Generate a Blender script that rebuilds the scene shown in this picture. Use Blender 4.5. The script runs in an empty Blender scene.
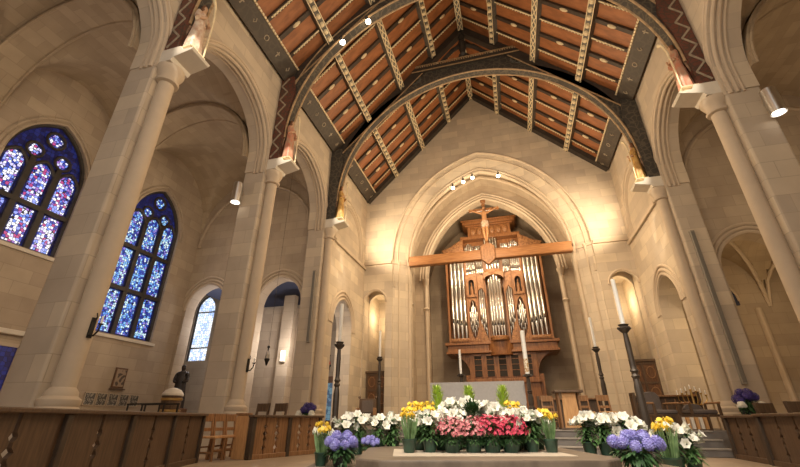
import bpy, math, random
from mathutils import Vector, Matrix
from mathutils.geometry import tessellate_polygon
random.seed(7)
SC = bpy.context.scene
COL = SC.collection
PI = math.pi
R = math.radians
sin, cos, sqrt = math.sin, math.cos, math.sqrt

# ------------------------------------------------------------------ mesh builder
class MB:
    def __init__(s):
        s.v = []; s.f = []
    def add(s, vs, fs):
        o = len(s.v); s.v += [tuple(v) for v in vs]; s.f += [tuple(i + o for i in f) for f in fs]; return s
    def box(s, x0, x1, y0, y1, z0, z1, M=None):
        vs = [(x, y, z) for x in (x0, x1) for y in (y0, y1) for z in (z0, z1)]
        if M is not None: vs = [M @ Vector(v) for v in vs]
        return s.add(vs, [(0, 1, 3, 2), (4, 6, 7, 5), (0, 4, 5, 1), (2, 3, 7, 6), (0, 2, 6, 4), (1, 5, 7, 3)])
    def bar(s, a, b, w, h, up=(0, 0, 1)):
        a, b = Vector(a), Vector(b); d = (b - a).normalized(); up = Vector(up)
        u = d.cross(up)
        if u.length < 1e-4: u = d.cross(Vector((1, 0, 0)))
        u.normalize(); n = u.cross(d)
        vs = [p + u * i * w / 2 + n * j * h / 2 for p in (a, b) for i in (-1, 1) for j in (-1, 1)]
        return s.add(vs, [(0, 1, 3, 2), (4, 6, 7, 5), (0, 4, 5, 1), (2, 3, 7, 6), (0, 2, 6, 4), (1, 5, 7, 3)])
    def tube(s, path, r, n=8, closed=False, cap=True):
        P = [Vector(p) for p in path]; m = len(P)
        rs = r if isinstance(r, (list, tuple)) else [r] * m
        prev = None; rings = []
        for i in range(m):
            if closed: d = P[(i + 1) % m] - P[i - 1]
            else: d = P[min(i + 1, m - 1)] - P[max(i - 1, 0)]
            d.normalize()
            if prev is None:
                u = d.cross(Vector((0, 0, 1)))
                if u.length < 0.05: u = d.cross(Vector((1, 0, 0)))
            else:
                u = prev - d * prev.dot(d)
            u.normalize(); prev = u; w = d.cross(u)
            rings.append([P[i] + (u * cos(2 * PI * k / n) + w * sin(2 * PI * k / n)) * rs[i] for k in range(n)])
        o = len(s.v)
        for rg in rings: s.v += [tuple(v) for v in rg]
        for i in range(m if closed else m - 1):
            j = (i + 1) % m
            for k in range(n):
                s.f.append((o + i * n + k, o + i * n + (k + 1) % n, o + j * n + (k + 1) % n, o + j * n + k))
        if cap and not closed:
            s.f.append(tuple(o + k for k in range(n))[::-1]); s.f.append(tuple(o + (m - 1) * n + k for k in range(n)))
        return s
    def lathe(s, prof, c=(0, 0, 0), n=20, sx=1, sy=1, M=None, a0=0, a1=2 * PI):
        full = abs(a1 - a0 - 2 * PI) < 1e-6; k_ = n if full else n + 1
        o = len(s.v)
        for r, z in prof:
            for k in range(k_):
                a = a0 + (a1 - a0) * k / n
                v = Vector((r * cos(a) * sx, r * sin(a) * sy, z))
                if M is not None: v = M @ v
                s.v.append((v.x + c[0], v.y + c[1], v.z + c[2]))
        m = len(prof)
        for i in range(m - 1):
            for k in range(n):
                k2 = (k + 1) % k_
                s.f.append((o + i * k_ + k, o + i * k_ + k2, o + (i + 1) * k_ + k2, o + (i + 1) * k_ + k))
        if prof[0][0] > 1e-4: s.f.append(tuple(o + k for k in range(k_))[::-1])
        if prof[-1][0] > 1e-4: s.f.append(tuple(o + (m - 1) * k_ + k for k in range(k_)))
        return s
    def ball(s, c, r, n=10, sx=1, sy=1, sz=1):
        m = max(4, n // 2)
        return s.lathe([(max(1e-5, r * sin(PI * i / m)), -r * cos(PI * i / m) * sz) for i in range(m + 1)], c, n, sx, sy)
    def prism(s, outer, holes, fn, d0, d1):
        """polygon with holes in (u,w); fn(u,w,d) -> xyz"""
        loops = [outer] + list(holes)
        tri = tessellate_polygon([[Vector((u, w, 0)) for u, w in L] for L in loops])
        flat = [p for L in loops for p in L]; n = len(flat); o = len(s.v)
        s.v += [tuple(fn(u, w, d0)) for u, w in flat]; s.v += [tuple(fn(u, w, d1)) for u, w in flat]
        for t in tri:
            s.f.append(tuple(o + i for i in t)); s.f.append(tuple(o + n + i for i in t)[::-1])
        b = 0
        for L in loops:
            m = len(L)
            for i in range(m):
                j = (i + 1) % m
                s.f.append((o + b + i, o + b + j, o + n + b + j, o + n + b + i))
            b += m
        return s
    def mesh(s, name, mat, smooth=True):
        me = bpy.data.meshes.new(name); me.from_pydata(s.v, [], s.f); me.validate()
        import bmesh
        bm = bmesh.new(); bm.from_mesh(me); bmesh.ops.recalc_face_normals(bm, faces=bm.faces); bm.to_mesh(me); bm.free()
        if smooth:
            me.polygons.foreach_set('use_smooth', [True] * len(me.polygons))
            me.set_sharp_from_angle(angle=R(34))
        if mat: me.materials.append(mat)
        return me
    def build(s, name, mat, parent=None, bevel=0, smooth=True):
        o = bpy.data.objects.new(name, s.mesh(name, mat, smooth)); COL.objects.link(o)
        if parent: o.parent = parent; KIDS.setdefault(parent.name, []).append(o)
        if bevel:
            b = o.modifiers.new('bevel', 'BEVEL'); b.width = bevel; b.segments = 2; b.limit_method = 'ANGLE'; b.angle_limit = R(40)
        return o

def tag(o, label, cat, group=None, kind=None):
    if label: o['label'] = label
    if cat: o['category'] = cat
    if group: o['group'] = group
    if kind: o['kind'] = kind
    return o
def thing(name, label, cat, loc=(0, 0, 0), rz=0, group=None):
    o = bpy.data.objects.new(name, None); COL.objects.link(o); o.empty_display_size = .1
    o.location = loc; o.rotation_euler = (0, 0, rz)
    return tag(o, label, cat, group)
def struct(name, mb, mat, bevel=0, parent=None, smooth=True):
    o = mb.build(name, mat, parent, bevel, smooth)
    if not parent: o['kind'] = 'structure'
    return o
KIDS = {}
def children(o):
    return KIDS.get(o.name, [])
def dup(root, loc=None, rz=None, label=None, group=None, scale=None):
    def cp(o, par):
        c = o.copy(); COL.objects.link(c)
        if par: c.parent = par; KIDS.setdefault(par.name, []).append(c)
        for ch in children(o): cp(ch, c)
        return c
    r = cp(root, None)
    if loc is not None: r.location = loc
    if rz is not None: r.rotation_euler = (0, 0, rz)
    if scale is not None: r.scale = (scale,) * 3
    if label: r['label'] = label
    if group: r['group'] = group
    return r
ORD = ['first', 'second', 'third', 'fourth', 'fifth', 'sixth', 'seventh', 'eighth', 'ninth', 'tenth', 'eleventh', 'twelfth', 'thirteenth', 'fourteenth', 'fifteenth', 'sixteenth']

# ------------------------------------------------------------------ materials
def nm(name):
    m = bpy.data.materials.new(name); m.use_nodes = True
    nt = m.node_tree; return m, nt, nt.nodes['Principled BSDF']
def N(nt, t, **kw):
    n = nt.nodes.new(t)
    for k, v in kw.items(): setattr(n, k, v)
    return n
def mat(name, c, rough=.6, metal=0, var=.0, scale=6, c2=None, stretch=(1, 1, 1), bump=0, spec=None, fac_lo=.35, fac_hi=.65, tr=0):
    m, nt, b = nm(name)
    b.inputs['Roughness'].default_value = rough; b.inputs['Metallic'].default_value = metal
    if spec is not None: b.inputs['Specular IOR Level'].default_value = spec
    if var == 0 and c2 is None:
        b.inputs['Base Color'].default_value = (*c, 1); return m
    c2 = c2 or tuple(x * (1 - var) for x in c)
    tc = N(nt, 'ShaderNodeTexCoord'); mp = N(nt, 'ShaderNodeMapping'); mp.inputs['Scale'].default_value = stretch
    no = N(nt, 'ShaderNodeTexNoise'); no.inputs['Scale'].default_value = scale; no.inputs['Detail'].default_value = 5
    cr = N(nt, 'ShaderNodeValToRGB'); cr.color_ramp.elements[0].position = fac_lo; cr.color_ramp.elements[1].position = fac_hi
    cr.color_ramp.elements[0].color = (*c2, 1); cr.color_ramp.elements[1].color = (*c, 1)
    L = nt.links.new
    L(tc.outputs['Object'], mp.inputs[0]); L(mp.outputs[0], no.inputs['Vector']); L(no.outputs['Fac'], cr.inputs[0]); L(cr.outputs[0], b.inputs['Base Color'])
    if bump:
        bp = N(nt, 'ShaderNodeBump'); bp.inputs['Strength'].default_value = bump; bp.inputs['Distance'].default_value = .02
        L(no.outputs['Fac'], bp.inputs['Height']); L(bp.outputs[0], b.inputs['Normal'])
    return m
def stone(name, ca, cb, mortar, bw=.95, bh=.42, rough=.8, msize=.008, soft=.5):
    m, nt, b = nm(name); L = nt.links.new
    b.inputs['Roughness'].default_value = rough; b.inputs['Specular IOR Level'].default_value = .25
    g = N(nt, 'ShaderNodeNewGeometry'); sp = N(nt, 'ShaderNodeSeparateXYZ'); L(g.outputs['Position'], sp.inputs[0])
    sn = N(nt, 'ShaderNodeSeparateXYZ'); L(g.outputs['True Normal'], sn.inputs[0])
    def mth(op, a, b2=None):
        n = N(nt, 'ShaderNodeMath', operation=op)
        for i, q in enumerate((a, b2)):
            if q is None: continue
            if isinstance(q, (int, float)): n.inputs[i].default_value = q
            else: L(q, n.inputs[i])
        return n.outputs[0]
    ax, ay, az = [mth('ABSOLUTE', sn.outputs[i]) for i in range(3)]
    isx = mth('GREATER_THAN', ax, ay)                       # faces x
    isz = mth('GREATER_THAN', az, mth('MAXIMUM', ax, ay))
    def mix(f, a, b2):  # f? b2 : a
        n = N(nt, 'ShaderNodeMix'); n.data_type = 'FLOAT'; L(f, n.inputs[0]); L(a, n.inputs[2]); L(b2, n.inputs[3]); return n.outputs[0]
    u = mix(isx, sp.outputs[0], sp.outputs[1]); w = sp.outputs[2]
    u = mix(isz, u, sp.outputs[1]); w = mix(isz, w, sp.outputs[0])
    cv = N(nt, 'ShaderNodeCombineXYZ'); L(u, cv.inputs[0]); L(w, cv.inputs[1])
    bt = N(nt, 'ShaderNodeTexBrick'); L(cv.outputs[0], bt.inputs['Vector'])
    bt.inputs['Scale'].default_value = 1; bt.inputs['Brick Width'].default_value = bw; bt.inputs['Row Height'].default_value = bh
    bt.inputs['Mortar Size'].default_value = msize; bt.inputs['Mortar Smooth'].default_value = .3
    bt.inputs['Color1'].default_value = (*ca, 1); bt.inputs['Color2'].default_value = (*cb, 1); bt.inputs['Mortar'].default_value = (*mortar, 1)
    no = N(nt, 'ShaderNodeTexNoise'); no.inputs['Scale'].default_value = 1.6; no.inputs['Detail'].default_value = 4; L(g.outputs['Position'], no.inputs['Vector'])
    cr = N(nt, 'ShaderNodeValToRGB'); cr.color_ramp.elements[0].position = .3; cr.color_ramp.elements[1].position = .7
    cr.color_ramp.elements[0].color = (.91, .905, .90, 1); cr.color_ramp.elements[1].color = (1.05, 1.05, 1.05, 1); L(no.outputs['Fac'], cr.inputs[0])
    mx = N(nt, 'ShaderNodeMix'); mx.data_type = 'RGBA'; mx.blend_type = 'MULTIPLY'; mx.inputs[0].default_value = 1
    L(bt.outputs['Color'], mx.inputs[6]); L(cr.outputs[0], mx.inputs[7]); L(mx.outputs[2], b.inputs['Base Color'])
    bp = N(nt, 'ShaderNodeBump'); bp.inputs['Strength'].default_value = .25; bp.inputs['Distance'].default_value = .01; bp.invert = True
    L(bt.outputs['Fac'], bp.inputs['Height']); L(bp.outputs[0], b.inputs['Normal'])
    return m
def emit(name, c, s):
    m, nt, b = nm(name)
    b.inputs['Base Color'].default_value = (*c, 1)
    b.inputs['Emission Color'].default_value = (*c, 1); b.inputs['Emission Strength'].default_value = s; return m
def glass(name, cols, scale, strength, edge=.06):
    """backlit leaded mosaic"""
    m, nt, b = nm(name); L = nt.links.new
    b.inputs['Base Color'].default_value = (.01, .01, .03, 1); b.inputs['Roughness'].default_value = .3
    tc = N(nt, 'ShaderNodeTexCoord')
    v1 = N(nt, 'ShaderNodeTexVoronoi'); v1.inputs['Scale'].default_value = scale; v1.inputs['Randomness'].default_value = .55; L(tc.outputs['Object'], v1.inputs['Vector'])
    v2 = N(nt, 'ShaderNodeTexVoronoi'); v2.feature = 'DISTANCE_TO_EDGE'; v2.inputs['Scale'].default_value = scale; v2.inputs['Randomness'].default_value = .55; L(tc.outputs['Object'], v2.inputs['Vector'])
    cr = N(nt, 'ShaderNodeValToRGB'); cr.color_ramp.interpolation = 'CONSTANT'
    while len(cr.color_ramp.elements) < len(cols): cr.color_ramp.elements.new(.5)
    for i, c in enumerate(cols):
        cr.color_ramp.elements[i].position = i / len(cols); cr.color_ramp.elements[i].color = (*c, 1)
    sp = N(nt, 'ShaderNodeSeparateColor'); L(v1.outputs['Color'], sp.inputs[0]); L(sp.outputs[0], cr.inputs[0])
    gt = N(nt, 'ShaderNodeMath', operation='GREATER_THAN'); L(v2.outputs['Distance'], gt.inputs[0]); gt.inputs[1].default_value = edge
    ml = N(nt, 'ShaderNodeMath', operation='MULTIPLY'); L(gt.outputs[0], ml.inputs[0]); ml.inputs[1].default_value = strength
    L(cr.outputs[0], b.inputs['Emission Color']); L(ml.outputs[0], b.inputs['Emission Strength'])
    return m
def painted(name, base, lines, scale=7, thr=.08, rough=.6):
    """dark paint with scrolled tracery painted on it"""
    m, nt, b = nm(name); L = nt.links.new
    b.inputs['Roughness'].default_value = rough
    tc = N(nt, 'ShaderNodeTexCoord')
    no = N(nt, 'ShaderNodeTexNoise'); no.inputs['Scale'].default_value = 3; L(tc.outputs['Object'], no.inputs['Vector'])
    mx = N(nt, 'ShaderNodeMix'); mx.data_type = 'RGBA'; mx.inputs[0].default_value = .25; L(tc.outputs['Object'], mx.inputs[6]); L(no.outputs['Color'], mx.inputs[7])
    v = N(nt, 'ShaderNodeTexVoronoi'); v.feature = 'DISTANCE_TO_EDGE'; v.inputs['Scale'].default_value = scale; L(mx.outputs[2], v.inputs['Vector'])
    cr = N(nt, 'ShaderNodeValToRGB'); e = cr.color_ramp.elements
    e[0].position = thr; e[0].color = (*lines, 1); e[1].position = thr + .05; e[1].color = (*base, 1)
    L(v.outputs['Distance'], cr.inputs[0]); L(cr.outputs[0], b.inputs['Base Color']); return m

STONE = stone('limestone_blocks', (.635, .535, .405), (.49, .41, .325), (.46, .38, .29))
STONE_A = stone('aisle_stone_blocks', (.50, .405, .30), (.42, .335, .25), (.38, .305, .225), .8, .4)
PLAIN = mat('carved_limestone', (.57, .465, .35), .8, var=.06, scale=4, spec=.25)
PALE = mat('pale_limestone', (.74, .67, .56), .75, var=.06, scale=5)
PLASTER = stone('tile_vault', (.46, .36, .245), (.375, .29, .195), (.36, .28, .19), .6, .3)
FLOOR = stone('floor_stone', (.46, .36, .26), (.39, .30, .215), (.28, .215, .15), .9, .9, .45, .006)
STEP = mat('grey_step_stone', (.20, .175, .155), .6, var=.25, scale=5)
DAIS = mat('dais_stone', (.215, .165, .12), .5, var=.35, scale=6, stretch=(.6, 3, 1))
INLAY = mat('pale_inlay_stone', (.62, .53, .42), .6, var=.1)
BOARD = mat('orange_ceiling_board', (.36, .135, .048), .55, c2=(.24, .088, .032), scale=2.2, stretch=(1, 3, 1))
RAFT = mat('dark_rafter_paint', (.055, .036, .024), .6, var=.3)
CREAM = mat('cream_paint', (.82, .68, .44), .55, var=.2, scale=9)
GREYP = mat('grey_green_paint', (.145, .135, .115), .6, var=.3, scale=8)
TRUSS = painted('truss_scroll_paint', (.046, .040, .034), (.10, .083, .06), 6, .05)
TRUSSD = mat('truss_dark_timber', (.05, .040, .032), .55, var=.35, scale=4)
EDGE = mat('truss_gilt_edge', (.46, .31, .17), .5, var=.35, scale=8)
REDP = painted('red_post_paint', (.135, .045, .028), (.08, .045, .03), 8, .06)
EAVE = painted('eave_frieze_paint', (.060, .047, .036), (.075, .060, .045), 4, .05)
EMBL = mat('faded_emblem_paint', (.40, .33, .24), .6, var=.3, scale=9)
WOOD = mat('oak', (.36, .19, .085), .45, c2=(.23, .115, .048), scale=5, stretch=(6, 6, .7))
WOODD = mat('dark_oak', (.185, .085, .038), .45, c2=(.10, .045, .020), scale=5, stretch=(6, 6, .7))
POSTM = mat('dark_post_oak', (.075, .050, .032), .5, var=.3)
WOODL = mat('light_oak', (.66, .38, .165), .45, c2=(.52, .27, .11), scale=5, stretch=(6, 6, .7))
WOODC = mat('choir_oak', (.135, .082, .046), .5, c2=(.085, .05, .029), scale=5, stretch=(6, 6, .7))
BEAM = mat('rood_beam_oak', (.45, .21, .075), .45, c2=(.30, .125, .04), scale=4, stretch=(.5, 6, 6))
CASE = mat('organ_case_oak', (.34, .145, .05), .4, c2=(.19, .072, .024), scale=4, stretch=(5, 5, .6))
CARVE = mat('carved_oak', (.43, .20, .075), .5, c2=(.17, .065, .022), scale=14, bump=.5)
TIN = mat('polished_tin_pipe', (.80, .77, .72), .22, 1, var=.06, scale=3)
GRILLE = mat('dark_grille_cloth', (.03, .022, .018), .8)
IRON = mat('black_iron', (.03, .028, .026), .45, .5)
STANDM = mat('dark_bronze', (.085, .066, .052), .4, .4, var=.2)
BRASS = mat('brass', (.60, .40, .14), .3, 1)
WAX = mat('candle_wax', (.97, .96, .90), .5)
PAINTED_WAX = painted('decorated_wax', (.85, .78, .64), (.5, .3, .12), 14, .06)
LINEN = mat('grey_altar_cloth', (.43, .41, .395), .8, var=.08, scale=20, stretch=(1, 1, 1))
GREYUP = mat('grey_upholstery', (.15, .12, .105), .85, var=.15, scale=20)
SPEAK = mat('speaker_grey', (.27, .24, .20), .6)
BLACK = mat('black_plastic', (.018, .018, .02), .45)
METAL = mat('brushed_metal', (.62, .60, .56), .3, 1)
POT = mat('green_pot_foil', (.035, .085, .055), .3, var=.4, scale=10)
POTD = mat('dark_pot', (.022, .022, .020), .5)
LEAF = mat('dark_leaf', (.07, .155, .05), .5, c2=(.03, .08, .025), scale=12)
LEAFM = mat('lily_leaf', (.12, .24, .075), .5, c2=(.05, .12, .035), scale=12)
STEMG = mat('pale_green_leaf', (.26, .38, .17), .5, c2=(.11, .20, .07), scale=12)
LIME = mat('lime_foliage', (.55, .72, .10), .6, c2=(.34, .52, .05), scale=14)
WHITE = mat('white_petal', (.93, .91, .83), .5, c2=(.84, .82, .70), scale=10)
YELLOW = mat('yellow_petal', (.95, .74, .10), .5, c2=(.90, .60, .05), scale=12)
PINK = mat('pink_petal', (.74, .085, .16), .5, c2=(.52, .035, .08), scale=14)
PALEPINK = mat('pale_pink_petal', (.80, .36, .36), .5, c2=(.50, .10, .14), scale=18)
BLUE = mat('blue_violet_petal', (.44, .44, .90), .55, c2=(.24, .21, .62), scale=14)
PURPLE = mat('deep_violet_petal', (.085, .055, .30), .55, c2=(.035, .02, .13), scale=14)
BRONZE = mat('dark_bronze_statue', (.035, .028, .026), .4, .3)
ROBE1 = mat('rose_robe_paint', (.48, .17, .10), .55, c2=(.40, .27, .18), scale=9)
ROBE2 = mat('cream_robe_paint', (.66, .56, .44), .55, c2=(.45, .28, .2), scale=9)
ROBE3 = mat('gold_robe_paint', (.60, .38, .12), .5, c2=(.36, .19, .06), scale=9)
SKIN = mat('carved_skin_paint', (.58, .36, .22), .5, var=.2, scale=9)
HAIR = mat('brown_hair_paint', (.16, .07, .03), .6)
WING = mat('feather_paint', (.36, .24, .15), .6, c2=(.2, .11, .07), scale=12)
CORPUS = mat('carved_corpus', (.58, .30, .14), .45, var=.25, scale=9)
DARKSKY = mat('dark_blue_matte', (.035, .04, .075), .8)  # one even dark blue, for side-room ceilings and a dark window
BULB = emit('lamp_glow', (1, .86, .62), 14)
LENS = emit('lamp_lens', (1, .92, .8), 3)
GOLDGLASS = glass('door_glass', [(.25, .4, .55), (.3, .5, .6), (.12, .2, .3)], 6, .45, .03)
W1 = glass('mosaic_violet', [(.03, .06, .42), (.80, .80, .95), (.34, .16, .55), (.95, .92, .98), (.16, .26, .75), (.62, .58, .92), (.45, .06, .20), (.85, .85, .95), (.05, .06, .35), (.30, .36, .9)], 12, 1.35, .075)
W2 = glass('mosaic_blue', [(.02, .07, .50), (.38, .66, .9), (.06, .16, .66), (.75, .88, .92), (.05, .08, .42), (.22, .48, .85), (.28, .22, .66), (.12, .30, .78), (.02, .03, .25), (.55, .78, .88)], 12, 1.2, .075)
W3 = glass('mosaic_pale', [(.75, .85, 1), (.9, .95, 1), (.45, .6, .95), (.95, .95, .95), (.6, .75, 1)], 7, 1.4, .05)
WB = glass('deep_blue_border', [(.008, .014, .10), (.015, .022, .15), (.012, .01, .07), (.02, .03, .20)], 8, .55, .05)

# ------------------------------------------------------------------ shared measures (metres; x across nave, y towards altar)
ST = [.6, 5.0, 9.35, 13.75, 18.45]        # truss / pier stations, last = gable face
XF, XB = 6.35, 7.1                       # arcade wall faces
XO = 13.1                                 # outer aisle wall
YE = 14.0                                 # end wall of the aisles
PH = .30                                  # half depth of a pier along the nave
ZS = 8.0                                  # arcade springing
ZE, ZR = 12.0, 18.5                       # eave, ridge
SL = (ZR - ZE) / XF
def roofz(x): return ZE + (XF - abs(x)) * SL

def parch(c, w, spring, h, n=16, u0=None):
    """pointed arch points, left springing -> right springing"""
    Rr = (w * w + h * h) / (2 * w); a_top = math.asin(min(1, h / Rr))
    L = [(c - w + Rr - Rr * cos(a_top * i / n), spring + Rr * sin(a_top * i / n)) for i in range(n + 1)]
    return L + [(2 * c - u, z) for u, z in L[::-1][1:]]
def fx(sgn):
    return lambda u, w, d: (sgn * d, u, w)
def fy(u, w, d): return (u, d, w)

# ================================================================== SETTING
struct('floor', MB().box(-19, 19, -4, 27, -.3, 0), FLOOR)
# arcade walls, one each side, standing on the piers, solid past the third pier
def stilt(c, w, z0, zs, h, n=16): return [(c - w, z0)] + parch(c, w, zs, h, n) + [(c + w, z0)]
for s, nmx in ((-1, 'left'), (1, 'right')):
    P = [(-4, ZS), (ST[0] - PH, ZS)]
    for i in range(3):
        c = (ST[i] + ST[i + 1]) / 2; w = (ST[i + 1] - ST[i]) / 2 - PH
        P += stilt(c, w, ZS, ZS + .6, w * 1.04)
    P += [(ST[3] + PH, ZS), (ST[4] + .3, ZS), (ST[4] + .3, 12.25), (-4, 12.25)]
    struct('wall_' + nmx, MB().prism(P, [], fx(s), XF, XB), STONE)
    P = [(ST[3] + PH, 0), (14.95, 0)] + parch(16.0, 1.05, 4.35, 1.2) + [(17.05, 0), (ST[4] + .3, 0), (ST[4] + .3, ZS), (ST[3] + PH, ZS)]
    struct('wall_last_bay_' + nmx, MB().prism(P, [], fx(s), XF, XB), STONE)
    # roll mouldings of the arches
    k = 0
    for i in range(4):
        c = (ST[i] + ST[i + 1]) / 2 if i < 3 else 16.05
        w = (ST[i + 1] - ST[i]) / 2 - PH if i < 3 else 1.72
        m = MB()
        for dr, dx, r in ((.13, .0, .05), (.05, .03, .055), (-.0, .13, .055), (-.005, .27, .055), (-.0, .40, .04)):
            if i == 3: dr, dx, r = dr * 3.2 - .2, 0, .05
            path = [(s * (XF + dx), u, z) for u, z in stilt(c, w + dr, ZS - .1 if i < 3 else 7.9, ZS + .6, (w + dr) * 1.04, 16)]
            m.tube(path, r, 8)
        k += 1
        struct('trim_%d' % (k + (10 if s > 0 else 0)), m, PLAIN)
    m = MB()
    for rr in (1.13, 1.27, 1.42):
        m.tube([(s * (XF - .005), u, z) for u, z in parch(16.0, rr, 4.35, rr * 1.13, 12)], .055, 8)
    struct('trim_%d' % (5 + (10 if s > 0 else 0)), m, PLAIN)
    # string course of the last bay
    struct('trim_%d' % (6 + (10 if s > 0 else 0)), MB().box(min(s * XF, s * (XF - .1)), max(s * XF, s * (XF - .1)), ST[3] + .8, ST[4], 7.85, 8.02), PLAIN, .02)

def window(n, y, w, sill, spring, h, rows, light, side=-1, x=XO, nl=3):
    """lancet window in an outer wall that faces x"""
    f = lambda u, z, d=0: (side * (x + .18 + d), u, z)
    arch = [(y - w, sill)] + parch(y, w, spring, h, 12) + [(y + w, sill)]
    g = MB().prism(arch, [], lambda u, z, d: (side * d, u, z), x + .22, x + .26)
    o = struct('window_%d' % n, g, WB, smooth=False)
    t = MB().tube([f(*p) for p in arch], .09, 8, closed=True)
    ms = [y - w + 2 * w * i / nl for i in range(1, nl)]
    for q in ms: t.bar(f(q, sill), f(q, spring + .25), .16, .12, (side, 0, 0))
    for z in rows[1:-1]: t.bar(f(y - w, z), f(y + w, z), .15, .14, (side, 0, 0))
    pm = MB(); lw = w / nl
    for i in range(nl):
        cy = y - w + 2 * w * (i + .5) / nl
        for j in range(len(rows) - 1):
            z0, z1 = rows[j] + .10, rows[j + 1] - .12
            top = j == len(rows) - 2
            hw = lw - .165
            poly = [(cy - hw, z0), (cy + hw, z0)]
            if top: poly += parch(cy, hw, z1 - .18, .25, 5)[::-1]
            else: poly += [(cy + hw, z1), (cy - hw, z1)]
            pm.prism(poly, [], lambda u, z, d: (side * d, u, z), x + .19, x + .215)
        t.tube([f(*p) for p in parch(cy, lw, rows[-1] - .55, .62, 6)], .06, 6)
    for (du, dz, r) in ((0, h * .66, w * .23), (-w * .36, h * .30, w * .2), (w * .36, h * .30, w * .2)):
        t.tube([f(y + du + r * cos(a * PI / 8), spring + dz + r * sin(a * PI / 8)) for a in range(16)], .05, 6, closed=True)
        for a in range(4):
            pm.lathe([(r * .36, -.012), (r * .36, .012)], f(y + du + r * .42 * cos(a * PI / 2 + .3), spring + dz + r * .42 * sin(a * PI / 2 + .3), .02), 8, M=Matrix.Rotation(PI / 2, 3, 'Y'))
    t.build('tracery', TRUSSD, o)
    pm.build('stained_glass_lights', light, o, smooth=False)
    sl = MB().box(min(side * (x + .2), side * (x - .06)), max(side * (x + .2), side * (x - .06)), y - w - .15, y + w + .15, sill - .14, sill - .04)
    sl.build('window_sill', PALE, o)
    return o
def arched(y, w, sill, spring, h): return [(y - w, sill)] + parch(y, w, spring, h, 12) + [(y + w, sill)]
wa = arched(7.22, 1.2, 5.4, 8.0, 1.75); wb = arched(11.6, 1.2, 3.5, 8.0, 1.75); wd = arched(2.8, 1.2, 5.4, 8.0, 1.75)
box_l = [(-4, 0), (YE + .6, 0), (YE + .6, 12), (-4, 12)]
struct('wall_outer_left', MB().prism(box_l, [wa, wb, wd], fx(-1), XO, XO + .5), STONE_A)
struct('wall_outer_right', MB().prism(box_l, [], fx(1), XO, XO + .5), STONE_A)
window(1, 7.22, 1.2, 5.4, 8.0, 1.75, [5.4, 6.75, 8.25], W1)
window(2, 11.6, 1.2, 3.5, 8.0, 1.75, [3.5, 5.2, 6.85, 8.4], W2)
window(4, 2.8, 1.2, 5.4, 8.0, 1.75, [5.4, 6.75, 8.25], W1)
struct('trim_20', MB().box(-XO - .02, -XO + .14, -4, 8.75, 2.92, 3.06), PALE, .02)
o_ = struct('window_6', MB().box(-XO - .03, -XO + .03, 6.6, 8.35, 1.2, 2.6), WB, smooth=False)
MB().box(-XO - .03, -XO + .07, 6.5, 6.6, 1.1, 2.7).box(-XO - .03, -XO + .07, 8.35, 8.45, 1.1, 2.7).box(-XO - .03, -XO + .07, 6.5, 8.45, 2.6, 2.7).build('window_frame', PLAIN, o_)
# mouldings round the windows on the wall
for k, y in ((21, 7.22), (22, 11.6)):
    m = MB()
    for rr in (1.3, 1.42): m.tube([(-XO + .01, u, z) for u, z in parch(y, rr, 7.9, rr * 1.45, 12)], .05, 6)
    struct('trim_%d' % k, m, STONE_A)
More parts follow.
